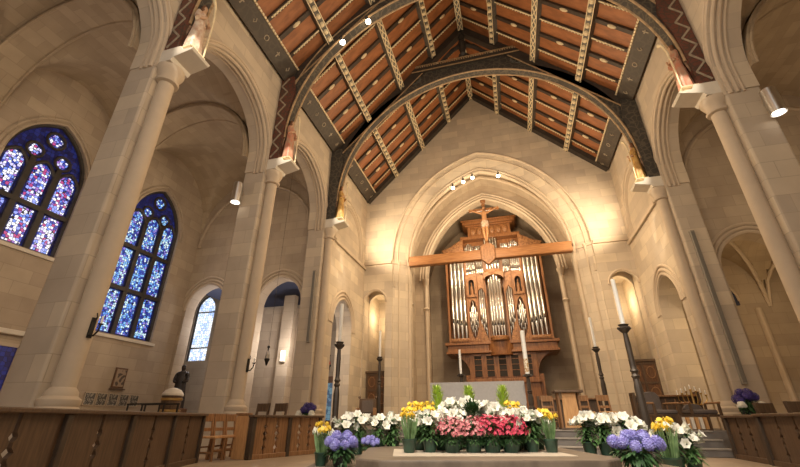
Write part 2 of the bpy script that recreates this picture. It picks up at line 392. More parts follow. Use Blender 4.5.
# aisle vaults: groined bays of tile, plus cross ribs
for s, nmx in ((-1, 'left'), (1, 'right')):
    m = MB(); xc, hw = (XO + XB) / 2, (XO - XB) / 2
    rise, zsp = 2.85, 8.7
    xs = [-1 + 2 * i / 24 for i in range(25)]
    bays = [(-3.75, .6), (.6, 5.0), (5.0, 9.35), (9.35, YE)]
    for a, b in bays:
        o = len(m.v); n = 24
        for j in range(n + 1):
            v = -1 + 2 * j / n
            for u in xs:
                z = zsp + rise * max(sqrt(max(0, 1 - u * u)), sqrt(max(0, 1 - v * v)))
                m.v.append((s * (xc + u * hw), a + (b - a) * (v + 1) / 2, z))
        for j in range(n):
            for i in range(24):
                m.f.append((o + j * 25 + i, o + j * 25 + i + 1, o + (j + 1) * 25 + i + 1, o + (j + 1) * 25 + i))
    struct('ceiling_aisle_' + nmx, m, PLASTER)
    for i, y in enumerate(ST[1:3]):
        rib = [(s * (xc - hw * cos(PI * t / 24)), zsp - .1 + (rise + .1) * sin(PI * t / 24)) for t in range(25)]
        rin = [(s * (xc - (hw - .10) * cos(PI * t / 24)), zsp - .1 + (rise - .02) * sin(PI * t / 24)) for t in range(25)]
        m = MB().prism(rib + rin[::-1], [], fy, y - .42, y + .42)
        for dy in (-.42, .42):
            m.tube([(p[0], y + dy, p[1]) for p in rin], .045, 6)
        struct('trim_%d' % (23 + i + (10 if s > 0 else 0)), m, PLASTER)
        struct('trim_%d' % (26 + i + (10 if s > 0 else 0)), MB().prism([(s * (XO - .3), 7.7), (s * XO, 7.2), (s * XO, 8.2), (s * (XO - .42), 8.2)], [], fy, y - .42, y + .42), PLAIN)
    # end wall with two arched doorways
    a1, a2 = (s * 8.4), (s * 11.95)
    lo = sorted([(a1, 1.02), (a2, 1.0)])
    x0, x1 = sorted((s * XB, s * XO))
    P = [(x0, 0)]
    for c, w in lo: P += [(c - w, 0)] + parch(c, w, 5.05, 1.12, 12) + [(c + w, 0)]
    P += [(x1, 0), (x1, 12.2), (x0, 12.2)]
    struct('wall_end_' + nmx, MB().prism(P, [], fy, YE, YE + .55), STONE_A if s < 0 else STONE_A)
    m = MB()
    for c, w in lo:
        for q in (.06, .2, .34): m.tube([(u, YE - .005, z) for u, z in parch(c, w + q, 5.05, 1.12 + q, 12)], .055, 6)
    struct('trim_%d' % (29 + (10 if s > 0 else 0)), m, PLAIN)
    m = MB(); m.tube([(s * xc + u, YE - .01, z) for u, z in parch(0, hw - .1, 8.0, hw - .1, 14)], .08, 6)
    struct('trim_%d' % (30 + (10 if s > 0 else 0)), m, STONE_A)
    # ambulatory room behind the end wall
    xr0, xr1 = sorted((s * XB, s * 18.5))
    if s < 0:
        w3 = [(-16.62, 3.6)] + parch(-16.0, .62, 6.4, .85, 8) + [(-15.38, 3.6)]
        struct('wall_room_left', MB().prism([(xr0, 0), (xr1, 0), (xr1, 9), (xr0, 9)], [w3], fy, 18.6, 19.0), STONE_A)
        o = struct('window_3', MB().prism(w3, [], fy, 18.75, 18.8), W3, smooth=False)
        t = MB().tube([(u, 18.7, z) for u, z in w3], .07, 6, closed=True)
        t.bar((-16.6, 18.7, 4.3), (-15.4, 18.7, 4.3), .06, .08, (0, 1, 0)).bar((-16.6, 18.7, 6.3), (-15.4, 18.7, 6.3), .06, .06, (0, 1, 0))
        t.build('tracery', TRUSSD, o)
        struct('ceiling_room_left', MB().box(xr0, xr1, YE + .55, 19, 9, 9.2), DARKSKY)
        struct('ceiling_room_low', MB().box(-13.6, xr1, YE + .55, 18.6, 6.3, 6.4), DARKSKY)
        struct('wall_partition_left', MB().box(-11.6, -8.75, 16.1, 16.4, 0, 5.45), STONE_A)
        struct('wall_partition_pillar', MB().box(-9.25, -8.7, 15.8, 16.1, 0, 5.95), STONE_A)
        struct('wall_room_side', MB().box(-18.7, -18.5, YE, 19, 0, 9.2), STONE_A)
        struct('wall_room_front', MB().box(-18.5, -13.6, YE, YE + .3, 0, 9.2), STONE_A)
        # far door with pale glass
        d = struct('door_1', MB().box(-8.6, -7.2, 18.42, 18.58, 0, 2.6), WOODD)
        MB().box(-8.3, -7.5, 18.38, 18.44, .7, 2.3).build('door_glass', GOLDGLASS, d, smooth=False)
    else:
        struct('wall_room_right', MB().box(xr0, xr1, 18.0, 18.4, 0, 9), STONE_A)
        m = MB(); n = 20
        for (a, b) in ((7.45, 10.4), (10.4, 13.4)):
            o = len(m.v)
            for j in range(n + 1):
                v = -1 + 2 * j / n
                for i in range(n + 1):
                    u = -1 + 2 * i / n
                    m.v.append((a + (b - a) * (u + 1) / 2, YE + .5 + 3.5 * (v + 1) / 2, 4.7 + 2.2 * max(sqrt(max(0, 1 - u * u)), sqrt(max(0, 1 - v * v)))))
            for j in range(n):
                for i in range(n): m.f.append((o + j * 21 + i, o + j * 21 + i + 1, o + (j + 1) * 21 + i + 1, o + (j + 1) * 21 + i))
        struct('ceiling_room_right', m, PLASTER)
        m = MB()
        for (a, b) in ((7.45, 10.4), (10.4, 13.4)):
            for q in (1, -1):
                m.tube([(a + (b - a) * (t + 1) / 2, YE + .5 + 3.5 * (q * t + 1) / 2, 4.66 + 2.2 * sqrt(max(0, 1 - t * t))) for t in [-1 + i / 10 for i in range(21)]], .07, 6)
        struct('trim_51', m, PLAIN)
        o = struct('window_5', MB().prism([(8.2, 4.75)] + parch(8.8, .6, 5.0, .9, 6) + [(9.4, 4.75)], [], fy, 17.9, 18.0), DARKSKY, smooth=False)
        MB().tube([(u, 17.9, z) for u, z in parch(8.8, .62, 4.9, .95, 8)], .06, 6).build('tracery', PLAIN, o)
        struct('trim_52', MB().tube([(9.95, 17.95, 0), (9.95, 17.95, 4.6)], .11, 8), PLAIN)
        struct('wall_room_side_right', MB().box(13.4, 13.7, YE, 18.4, 0, 9), STONE_A)

for s, nmx in ((-1, 'left'), (1, 'right')):
    x0, x1 = sorted((s * XF, s * (XO + .4)))
    struct('wall_light_block_' + nmx, MB().box(x0, x1, -4.3, -4, 0, 12), STONE_A)  # unseen wall added to keep world light out of the aisle
# gable wall: three nested orders round the chancel arch, niches at its sides
YG = ST[4]
CA_S, CA_H = 8.25, 4.95
def gable_poly(w, h, niche, xx=XF + .6):
    P = [(-xx, 0)]
    if niche: P += [(-6.28, 0), (-6.28, 6.1)] + parch(-5.725, .555, 6.1, .6, 8)[1:-1] + [(-5.17, 6.1), (-5.17, 0)]
    P += [(-w, 0)] + parch(0, w, CA_S, h, 24) + [(w, 0)]
    if niche: P += [(5.17, 0), (5.17, 6.1)] + parch(5.725, .555, 6.1, .6, 8)[1:-1] + [(6.28, 6.1), (6.28, 0)]
    P += [(xx, 0), (xx, roofz(xx) if xx < XF else 11.6), (0, ZR + .3), (-xx, roofz(xx) if xx < XF else 11.6)]
    return P
struct('wall_back', MB().prism(gable_poly(4.82, 5.95, True), [], fy, YG, YG + .12), STONE)
struct('wall_back_core', MB().prism(gable_poly(4.02, 5.2, True, XF + .56), [], fy, YG + .72, YG + .95), STONE)
# splayed soffit between the two faces
m = MB()
def full_arch(w, h): return [(-w, 0)] + parch(0, w, CA_S, h, 24) + [(w, 0)]
A, B_, n = full_arch(4.82, 5.95), full_arch(4.02, 5.2), 0
for (u, z) in A: m.v.append((u, YG + .12, z))
for (u, z) in B_: m.v.append((u, YG + .72, z))
n = len(A)
for i in range(n - 1): m.f.append((i, i + 1, n + i + 1, n + i))
struct('wall_back_splay', m, STONE)
m = MB()
for w, h, yy, r in ((4.84, 5.97, YG, .05), (4.62, 5.76, YG + .25, .035), (4.15, 5.32, YG + .6, .045), (4.04, 5.22, YG + .7, .05)):
    m.tube([(u, yy, z) for u, z in parch(0, w, CA_S, h, 24)], r, 8)
struct('trim_61', m, PLAIN)
m = MB()
for s in (-1, 1):
    for x, y, r in ((4.10, YG + .66, .07), (4.55, YG + .33, .05)):
        m.tube([(s * x, y, 0), (s * x, y, CA_S)], r, 10)
        m.lathe([(r * 1.2, -.22), (r * 1.9, -.05), (r * 2, .02)], (s * x, y, CA_S), 12); m.lathe([(r * 2, 0), (r * 2, .12), (r * 1.3, .3)], (s * x, y, .5), 12)
struct('trim_62', m, PLAIN)
m = MB()
for s in (-1, 1):
    x0, x1 = sorted((s * 4.85, s * XF)); m.box(x0, x1, YG - .09, YG, CA_S - .16, CA_S + .02)
    m.prism([(s * 4.82, YG + .06), (s * 4.0, YG + .68), (s * 4.0, YG + .8), (s * 4.82, YG + .2)], [], lambda u, w, d: (u, w, d), CA_S - .13, CA_S)
    m.tube([(s * 5.725 + u, YG - .01, z) for u, z in parch(0, .60, 6.1, .65, 8)], .06, 6)
struct('trim_63', m, PLAIN)
# chancel: side walls, second arch, vault and end wall
for s, nmx in ((-1, 'left'), (1, 'right')):
    x0, x1 = sorted((s * 4.3, s * 4.7))
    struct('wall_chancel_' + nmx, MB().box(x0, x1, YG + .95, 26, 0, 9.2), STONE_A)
    x0, x1 = sorted((s * 4.7, s * 7.2))
    struct('wall_niche_' + nmx, MB().box(x0, x1, 20.9, 21.1, 0, 7.2), STONE)
    struct('ceiling_niche_' + nmx, MB().box(x0, x1, YG + .12, 21.1, 6.85, 7.2), STONE)
    m = MB()
    for xa, xb in ((5.05, 5.15), (6.30, 6.45)):
        q0, q1 = sorted((s * xa, s * xb)); m.box(q0, q1, YG + .13, 21.1, 0, 7.2)
    struct('wall_niche_side_' + nmx, m, STONE)
P = [(-4.5, 0), (-3.6, 0)] + parch(0, 3.6, 8.0, 4.85, 20) + [(3.6, 0), (4.5, 0), (4.5, 14), (-4.5, 14)]
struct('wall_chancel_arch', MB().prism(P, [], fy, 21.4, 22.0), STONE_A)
m = MB()
for w, h in ((3.68, 4.93), (3.84, 5.09), (4.0, 5.25)): m.tube([(u, 21.39, z) for u, z in parch(0, w, 8.0, h, 20)], .065, 8)
for s in (-1, 1):
    m.tube([(s * 3.66, 21.35, 0), (s * 3.66, 21.35, 8)], .1, 10); m.lathe([(.12, -.3), (.2, -.04), (.2, .05)], (s * 3.66, 21.35, 8), 12)
    m.tube([(s * 4.28, 20.2, 0), (s * 4.28, 20.2, 8)], .1, 10); m.lathe([(.12, -.3), (.2, -.04), (.2, .05)], (s * 4.28, 20.2, 8), 12)
    m.lathe([(.1, -.1), (.19, 0), (.1, .1)], (s * 3.66, 21.35, 6.3), 12); m.lathe([(.1, -.1), (.19, 0), (.1, .1)], (s * 4.28, 20.2, 6.3), 12)
struct('trim_64', m, PLAIN)
m = MB(); A = parch(0, 4.4, 8.25, 5.6, 20)
o = len(m.v)
for y in (YG + .9, 26.2):
    for u, z in A: m.v.append((u, y, z))
n = len(A)
for i in range(n - 1): m.f.append((o + i, o + i + 1, o + n + i + 1, o + n + i))
struct('ceiling_chancel', m, STONE_A)
struct('wall_chancel_end', MB().box(-4.7, 4.7, 26, 26.3, 0, 14), STONE_A)
m = MB(); m.tube([(u, YG + 1.8, z - .02) for u, z in parch(0, 4.3, 8.25, 5.5, 20)], .10, 8)
struct('trim_65', m, PLAIN)

# floors: chancel platform and its three steps, altar foot pace
struct('floor_chancel', MB().box(-4.7, 5.85, 11.9, 14.6, 0, .5).box(-6.35, 6.35, 14.6, 26, 0, .5), STEP, .01)
for i, (y, z) in enumerate(((11.15, .167), (11.5, .333))):
    struct('trim_%d' % (71 + i), MB().box(-4.7, 4.97, y, 11.9, 0, z), STEP, .012)
m = MB()
for y, z in ((11.15, .167), (11.5, .333), (11.9, .5)): m.box(-4.7, 4.97, y - .025, y + .2, z - .03, z + .004)
struct('trim_73', m, mat('step_nosing', (.33, .29, .245), .55, var=.15), .006)
struct('floor_footpace', MB().box(-2.5, 1.5, 12.1, 14.3, .5, .66), STEP, .01)
# flower dais: chamfered stone platform on a lower tier
def rot_poly(c, hw, hd, ch, a):
    P = [(-hw + ch, -hd), (hw - ch, -hd), (hw, -hd + ch), (hw, hd - ch), (hw - ch, hd), (-hw + ch, hd), (-hw, hd - ch), (-hw, -hd + ch)]
    return [(c[0] + u * cos(a) - w * sin(a), c[1] + u * sin(a) + w * cos(a)) for u, w in P]
fz = lambda u, w, d: (u, w, d)
A15 = R(15.2)
struct('floor_lower_tier', MB().prism(rot_poly((.16, 5.98), 2.3, 1.9, .5, A15), [], fz, 0, .22), DAIS, .015)
struct('floor_dais', MB().prism(rot_poly((-.02, 6.10), 1.5, 1.22, .28, A15), [], fz, .22, .35), DAIS, .02)
struct('trim_74', MB().prism(rot_poly((.02, 6.0), 1.10, .60, .01, A15), [], fz, .35, .354), INLAY, smooth=False)

# roof boards
for s, nmx in ((-1, 'left'), (1, 'right')):
    m = MB().prism([(s * (XF + .3), roofz(XF + .3) if False else ZE - .3 * SL), (0, ZR), (0, ZR + .25), (s * (XF + .3), ZE - .3 * SL + .25)], [], fy, -4, YG + .3)
    struct('ceiling_' + nmx, m, BOARD, smooth=False)

# ================================================================== ROOF TIMBERS
T0 = Vector((SL, 0, 1)).normalized()
def slope_pt(s, t, y, drop=0):
    """point on the roof slope: t=0 eave .. 1 ridge, drop = distance below the boards"""
    x = XF * (1 - t); z = ZE + (ZR - ZE) * t
    nx, nz = -SL / sqrt(1 + SL * SL), -1 / sqrt(1 + SL * SL)      # inward-down normal for the right slope
    return Vector((s * (x + nx * drop), y, z + nz * drop))
NRM = {s: Vector((s * SL, 0, 1)).normalized() for s in (-1, 1)}
BAYN = {0: 'bay nearest the viewer', 1: 'second bay from the viewer', 2: 'bay before the last truss', 3: 'bay next to the gable'}
SIDE = {-1: 'left', 1: 'right'}
for s in (-1, 1):
    for b in range(0, 4):
        nR = 5
        step = (ST[b + 1] - ST[b]) / (nR + 1)
        for k in range(1, nR + 1):
            y = ST[b] + step * k
            dotted = k % 2 == 1
            lab = ('cream-beaded rafter' if dotted else 'plain dark rafter with white bosses') + ', %s from the %s in the %s, %s slope' % (
                {1: 'first', 2: 'first', 3: 'second', 4: 'second', 5: 'third'}[k], 'viewer', {0: 'nearest bay', 1: 'second bay', 2: 'third bay', 3: 'gable bay'}[b], SIDE[s])
            r = thing('rafter', lab, 'rafter', slope_pt(s, 0, y), 0, 'beaded rafters of the roof' if dotted else 'dark rafters of the roof')
            base = slope_pt(s, 0, y)
            w = .12 if dotted else .15
            m = MB().bar(slope_pt(s, .065, y, .05) - base, slope_pt(s, .985, y, .05) - base, w, .10, NRM[s])
            m.build('timber', RAFT, r)
            d = MB()
            if dotted:
                nd = 60
                for i in range(nd):
                    t = .10 + .87 * (i + .5) / nd
                    if min(abs(t - q) for q in (.25, .5, .75, 1.0)) < .03: continue
                    d.ball(slope_pt(s, t, y, .115) - base, .045, 6)
                d.bar(slope_pt(s, .095, y, .105) - base, slope_pt(s, .975, y, .105) - base, .05, .012, NRM[s])
                d.build('bead_row', CREAM, r)
            else:
                bm_ = None
                for q in (.125 + .04, .375, .625, .875):
                    c = slope_pt(s, q, y, .11) - base; ax = slope_pt(s, 1, y) - slope_pt(s, 0, y); ax.normalize()
                    d = MB().tube([c - ax * .17, c - ax * .12, c, c + ax * .12, c + ax * .17], [.005, .045, .065, .045, .005], 8)
                    d.build('boss', CREAM, r)
for b in range(0, 4):
    y0, y1 = ST[b] + .17, ST[b + 1] - (.17 if b < 3 else .0)
    for s in (-1, 1, 0):
        for ti, t in enumerate((.25, .5, .75) if s else (1.0,)):
            zig = (not s) or ti == 1
            if s: P = lambda y, dr: slope_pt(s, t, y, dr); n_ = NRM[s]; ax = Vector((s * 1, 0, -SL)).normalized()
            else: P = lambda y, dr: Vector((0, y, ZR - .12 - dr)); n_ = Vector((0, 0, 1)); ax = Vector((1, 0, 0))
            nm_ = ('purlin' if s else 'ridge_beam')
            lab = ('%s-painted %s, %s, in the %s' % ('zigzag' if zig else 'oval-spot', 'purlin' if s else 'ridge beam',
                  ('%s on the %s slope' % (('lowest', 'middle', 'topmost')[ti], SIDE[s])) if s else 'along the roof apex', {0: 'bay nearest the viewer', 1: 'second bay', 2: 'third bay', 3: 'gable bay'}[b]))
            o = thing(nm_, lab, 'beam', P(y0, 0), 0, 'painted purlins of the roof')
            base = P(y0, 0)
            MB().bar(P(y0, .15) - base, P(y1, .15) - base, .26, .28, n_).build('timber', GREYP, o)
            d = MB()
            for e in (-.115, .115): d.bar(P(y0, .295) + ax * e - base, P(y1, .295) + ax * e - base, .03, .012, n_)
            L = y1 - y0
            if zig:
                k = 11
                for sg in (1, -1):
                    for i in range(k):
                        a, c = y0 + L * i / k, y0 + L * (i + 1) / k
                        e0, e1 = (.09, -.09) if (i % 2 == 0) == (sg > 0) else (-.09, .09)
                        d.bar(P(a, .296) + ax * e0 - base, P(c, .296) + ax * e1 - base, .045, .012, n_)
            else:
                k = 13
                for i in range(k):
                    c = P(y0 + L * (i + .5) / k, .29) - base
                    d.tube([c - Vector((0, .10, 0)), c - Vector((0, .06, 0)), c + Vector((0, .06, 0)), c + Vector((0, .10, 0))], [.01, .085, .085, .01], 8)
            d.build('painted_pattern', CREAM, o)
    for s in (-1, 1):
        o = thing('eave_cornice', 'dark painted eave frieze with cream emblems, %s wall, %s' % (SIDE[s], BAYN[b]), 'cornice', slope_pt(s, 0, y0), 0, 'eave friezes')
        base = slope_pt(s, 0, y0)
        MB().bar(slope_pt(s, .034, y0, .10) - base, slope_pt(s, .034, y1, .10) - base, .62, .16, NRM[s]).build('frieze_board', EAVE, o)
        d = MB(); n = 34
        for i in range(n):
            d.box(-.03, .03, -.042, .042, -.03, .03, Matrix.Translation(slope_pt(s, .073, y0 + (y1 - y0) * (i + .5) / n, .17) - base) @ Matrix.Rotation(s * R(45), 4, 'Y'))
        d.build('dentil_row', CREAM, o)
        d = MB()
        for i in range(6):
            c = slope_pt(s, .036, y0 + (y1 - y0) * (i + .5) / 6, .185) - base; ax = Vector((s, 0, -SL)).normalized()
            if i % 3 == 0: d.tube([c + ax * .085 * cos(a) + Vector((0, .085 * sin(a), 0)) for a in [q * PI / 6 for q in range(12)]], .018, 6, closed=True)
            elif i % 3 == 1: d.bar(c - ax * .10, c + ax * .10, .04, .02, NRM[s]).bar(c - Vector((0, .07, 0)) - ax * .03, c + Vector((0, .07, 0)) - ax * .03, .035, .02, NRM[s])
            else: d.tube([c - ax * .09, c + Vector((0, .06, 0)), c + ax * .08, c - Vector((0, .05, 0))], .02, 6)
        d.build('emblems', EMBL, o)

def truss(y, lab, grey=False):
    o = thing('roof_truss', lab, 'truss', (0, y, 0), 0, 'arched roof trusses')
    ZC, RI, RO = 9.3, 5.92, 6.30
    hw = .17
    # arch brace
    n = 40
    inn = [(RI * cos(PI * i / n), ZC + RI * sin(PI * i / n)) for i in range(n + 1)]
    out = [(RO * cos(PI * i / n), ZC + RO * sin(PI * i / n)) for i in range(n + 1)]
    MB().prism(inn + out[::-1], [], fy, -hw, hw).build('arch_brace', TRUSS, o)
    e = MB()
    for dy in (-hw, hw):
        e.tube([(x, dy, z) for x, z in inn], .036, 6)
    e.build('gilt_edge_roll', EDGE, o)
    if not grey:
        for dy in (-hw - .01,):
            MB().tube([((RO - .03) * cos(PI * i / 60), dy, ZC + (RO - .03) * sin(PI * i / 60)) for i in range(61)], .028, 6).build('gilt_line', EDGE, o)
    # principal rafters and collar
    for s in (-1, 1):
        p0, p1 = slope_pt(s, .0, 0, .28), slope_pt(s, .64, 0, .28)
        MB().bar(p0, p1, .34, .5, NRM[s]).build('principal_rafter', TRUSSD, o)
        m = MB()
        for dy in (-.18, .18): m.bar(slope_pt(s, .02, dy, .52), slope_pt(s, .63, dy, .52), .03, .05, NRM[s])
        m.build('cream_line', EDGE, o)
        q0, q1 = slope_pt(s, .62, 0, .2), slope_pt(s, .97, 0, .2)
        MB().bar(q0, q1, .3, .34, NRM[s]).build('upper_rafter', TRUSSD, o)
    MB().box(-2.5, 2.5, -.2, .2, 15.85, 16.1).build('collar_beam', TRUSSD, o)
    m = MB()
    for i in range(44): m.box(-2.42 + i * .11, -2.42 + i * .11 + .06, -.25, -.18, 16.08, 16.16)
    m.box(-2.5, 2.5, -.24, -.2, 15.83, 15.87).box(-2.5, 2.5, -.24, -.2, 16.17, 16.2)
    m.build('collar_dentils', EDGE, o)
    # spandrel panels with scroll painting between arch, rafters and collar
    roofin = lambda x: ZE + (XF - abs(x)) * SL - .72
    for s in (-1, 1):
        top = [(s * x, min(15.9, roofin(x))) for x in [5.9 - i * .59 for i in range(11)]]
        bot = [(s * x, ZC + sqrt(RO * RO - x * x) - .05) for x in [5.9 - i * .59 for i in range(11)]]
        bot = [(x, min(z, t[1] - .01)) for (x, z), t in zip(bot, top)]
        MB().prism(bot + top[::-1], [], fy, -.08, .08).build('spandrel_panel', TRUSS, o)
        m = MB()
        for (x, z, r) in ((5.35, 12.75, .24), (2.35, 15.45, .26)):
            for dy in (-.11, .11):
                m.tube([(s * (x + r * cos(a * PI / 8)), dy, z + r * sin(a * PI / 8)) for a in range(16)], .04, 6, closed=True)
                for a in range(4): m.tube([(s * (x + r * .45 * (cos(a * PI / 2) + cos(c * PI / 4) * .8)), dy, z + r * .45 * (sin(a * PI / 2) + sin(c * PI / 4) * .8)) for c in range(8)], .02, 5, closed=True)
        m.build('roundels', GREYP, o)
    # dark carved king post above the collar
    m = MB().lathe([(.13, 0), (.13, .3), (.22, .4), (.10, .55), (.18, .9), (.22, 1.2), (.12, 1.4), (.16, 1.6), (.10, 1.95)], (0, 0, 16.1), 10)
    for s in (-1, 1): m.tube([(s * .1, 0, 17.2), (s * .5, 0, 17.0), (s * .9, 0, 16.55), (s * 1.35, 0, 16.15)], [.09, .11, .09, .05], 8)
    m.build('carved_king_post', TRUSSD, o)
    # wall posts with zigzag painting, standing on the corbels
    for s in (-1, 1):
        P = [(s * 6.33, 9.12), (s * 6.33, 12.1)] + [(s * x, ZC + sqrt(max(0, RO * RO - x * x))) for x in (5.6, 5.9, 6.1, 6.2, 6.25)] + [(s * 5.98, 9.25)]
        P = [(s * 6.33, 8.42), (s * 6.33, 12.0), (s * 5.85, 12.0), (s * 5.72, 11.2), (s * 5.9, 10.3), (s * 5.98, 8.42)]
        w = MB().prism(P, [], fy, -.24, .24).build('wall_post', TRUSS if grey else REDP, o)
        for dy in (() if grey else (-.25, .25)):
            z_ = MB()
            zz = [8.5 + i * .31 for i in range(12)]
            for i in range(11):
                a, c = (6.28, 6.02) if i % 2 == 0 else (6.02, 6.28)
                z_.bar((s * a, dy, zz[i]), (s * c, dy, zz[i + 1]), .05, .02, (0, 1, 0))
            z_.build('zigzag_paint', EMBL, w)
    return o
truss(ST[3], 'arched timber truss nearest the gable wall, collar in full view', True)
t0 = truss(ST[2], 'second arched timber truss from the gable, cut by top of photo')
dup(t0, (0, ST[1], 0), None, 'nearest arched truss, only its left post foot in view')

for s in (-1, 1):
    o = thing('gable_rafter', 'dark rafter lying along the %s slope of the gable wall' % SIDE[s], 'rafter', slope_pt(s, 0, YG - .16), 0, 'dark rafters at the gable')
    base = slope_pt(s, 0, YG - .16)
    MB().bar(slope_pt(s, .0, YG - .16, .12) - base, slope_pt(s, .99, YG - .16, .12) - base, .30, .24, NRM[s]).build('timber', TRUSSD, o)
# ================================================================== PIERS
PN = {(-1, 1): 'nearest stone pier on the left, beside the first stained window', (-1, 2): 'middle stone pier on the left with cylinder lamp', (-1, 3): 'left stone pier closest to the gable, with column speaker',
      (1, 2): 'large stone pier at right edge with cylinder lamp', (1, 3): 'right stone pier closest to the gable, with column speaker', (-1, 0): 'stone pier beyond the left edge', (1, 1): 'stone pier beyond the right edge', (1, 0): 'stone pier behind the right edge'}
def pier(s, i):
    o = thing('stone_pier', PN[(s, i)], 'pier', (s * (XF + XB) / 2, ST[i], 0), 0, 'nave piers')
    d = (XB - XF) / 2
    MB().box(-d, d, -PH, PH, 0, ZS).build('shaft_block', STONE, o, .05)
    xs = -s * (d + .12)
    MB().lathe([(.165, 1.1), (.165, 7.600)], (xs, 0, 0), 20).build('attached_column', PLAIN, o)
    MB().lathe([(.165, 7.550), (.235, 7.580), (.245, 7.630), (.20, 7.660), (.21, 7.730), (.27, 7.850), (.295, 7.910), (.295, 8.000), (.22, 8.020)], (xs, 0, 0), 20).build('capital', PLAIN, o)
    MB().lathe([(.30, .0), (.30, .88), (.27, .92), (.29, .96), (.29, 1.02), (.225, 1.07), (.22, 1.13), (.165, 1.2)], (xs, 0, 0), 20).build('base_moulding', PLAIN, o)
    m = MB()
    dd = -s
    prof = [(.0, 8.015), (.34, 8.015), (.40, 8.100), (.55, 8.130), (.86, 8.200), (.90, 8.250), (.60, 8.280), (.52, 8.400), (.0, 8.400)]
    P = [(-s * (d - .0) + dd * u, z) for u, z in prof]
    m.prism(P, [], fy, -.27, .27)
    m.build('corbel', PALE, o, .03)
    return o
for s in (-1, 1):
    for i in (0, 1, 2, 3):
        if s > 0 and i == 0: continue
        pier(s, i)

# ================================================================== STATUES on the corbels
def skin_obj(name, joints, edges, mt, parent, root=0, lev=2):
    me = bpy.data.meshes.new(name); me.from_pydata([j[:3] for j in joints], edges, []); me.materials.append(mt)
    o = bpy.data.objects.new(name, me); COL.objects.link(o); o.parent = parent; KIDS.setdefault(parent.name, []).append(o)
    sk = o.modifiers.new('skin', 'SKIN'); sk.use_smooth_shade = True
    lay = me.skin_vertices[0] if me.skin_vertices else None
    if lay is None:
        bpy.context.view_layer.objects.active = o
        lay = me.skin_vertices[0]
    for k, j in enumerate(joints):
        r = j[3]; lay.data[k].radius = (r, r); lay.data[k].use_root = (k == root)
    sb = o.modifiers.new('sub', 'SUBSURF'); sb.levels = lev; sb.render_levels = lev
    return o
def angel(loc, rz, lab, robe_mat, wing=True):
    """statue facing -Y in local space, 1.25 m tall"""
    o = thing('angel_statue', lab, 'statue', loc, rz, 'painted statues on the corbels')
    J = [(0, 0, .68, .12), (0, 0, .86, .12), (0, 0, 1.0, .10), (0, 0, 1.08, .05), (0, -.02, 1.17, .075), (0, -.01, 1.24, .06),
         (-.14, 0, .99, .055), (-.19, -.06, .82, .045), (-.08, -.19, .84, .035), (-.03, -.24, .88, .03),
         (.14, 0, .99, .055), (.19, -.06, .82, .045), (.10, -.19, .78, .035), (.05, -.24, .80, .03),
         (-.08, 0, .40, .10), (-.09, 0, .10, .07), (.08, 0, .40, .10), (.09, 0, .10, .07)]
    E_ = [(0, 1), (1, 2), (2, 3), (3, 4), (4, 5), (2, 6), (6, 7), (7, 8), (8, 9), (2, 10), (10, 11), (11, 12), (12, 13), (0, 14), (14, 15), (0, 16), (16, 17)]
    skin_obj('body', J, E_, SKIN, o)
    n = 24; m = MB(); pr = [(.24, .03), (.23, .2), (.20, .45), (.165, .68), (.175, .85), (.165, .96), (.085, 1.05)]
    ov = len(m.v)
    for r, z in pr:
        for k in range(n):
            a = 2 * PI * k / n; q = r * (1 + .09 * sin(a * 7) * (1 - z / 1.1)); m.v.append((q * cos(a), q * sin(a) * .82, z))
    for i in range(len(pr) - 1):
        for k in range(n): m.f.append((ov + i * n + k, ov + i * n + (k + 1) % n, ov + (i + 1) * n + (k + 1) % n, ov + (i + 1) * n + k))
    m.build('robe', robe_mat, o)
    mm = MB()
    for s in (-1, 1):
        mm.tube([(s * .15, 0, 1.0), (s * .2, -.05, .86), (s * .19, -.09, .78)], [.07, .08, .085], 8)
    mm.build('sleeves', robe_mat, o)
    MB().lathe([(.001, 1.275), (.06, 1.26), (.09, 1.2), (.088, 1.12), (.07, 1.06)], (0, .025, 0), 12).build('hair', HAIR, o)
    if wing:
        for s in (-1, 1):
            P = [(s * .05, 1.0), (s * .13, 1.16), (s * .20, 1.2), (s * .24, 1.05), (s * .23, .75), (s * .20, .5), (s * .17, .40), (s * .13, .55), (s * .08, .8)]
            MB().prism(P, [], lambda u, w, d: (u, d + abs(u) * .5, w), .08, .12).build('wing', WING, o, .01)
    st = MB().tube([(.20, -.22, .05), (.20, -.22, .7), (.17, -.23, 1.05), (.08, -.26, 1.28), (-.04, -.28, 1.36)], [.022, .025, .03, .035, .05], 8)
    st.build('trumpet', CREAM, o)
    MB().box(-.26, .26, -.24, .22, 0, .04).build('plinth', CREAM, o, .01)
    return o
SC_ = 1.34
specs = [(-1, 1, 'painted angel statue on the near left corbel, cut by top of photo', ROBE2),
         (-1, 2, 'rose-robed angel statue on the middle left corbel', ROBE1),
         (-1, 3, 'gold-robed angel statue on the left corbel next to the gable', ROBE3),
         (1, 2, 'red-robed angel statue with horn on the near right corbel', ROBE1),
         (1, 3, 'gold-robed angel statue on the right corbel next to the gable', ROBE3)]
for s, i, lab, rm in specs:
    a = angel((s * 5.80, ST[i], 8.405), -s * PI / 2 if False else (PI / 2 if s < 0 else -PI / 2), lab, rm)
    a.scale = (.86, .86, SC_)

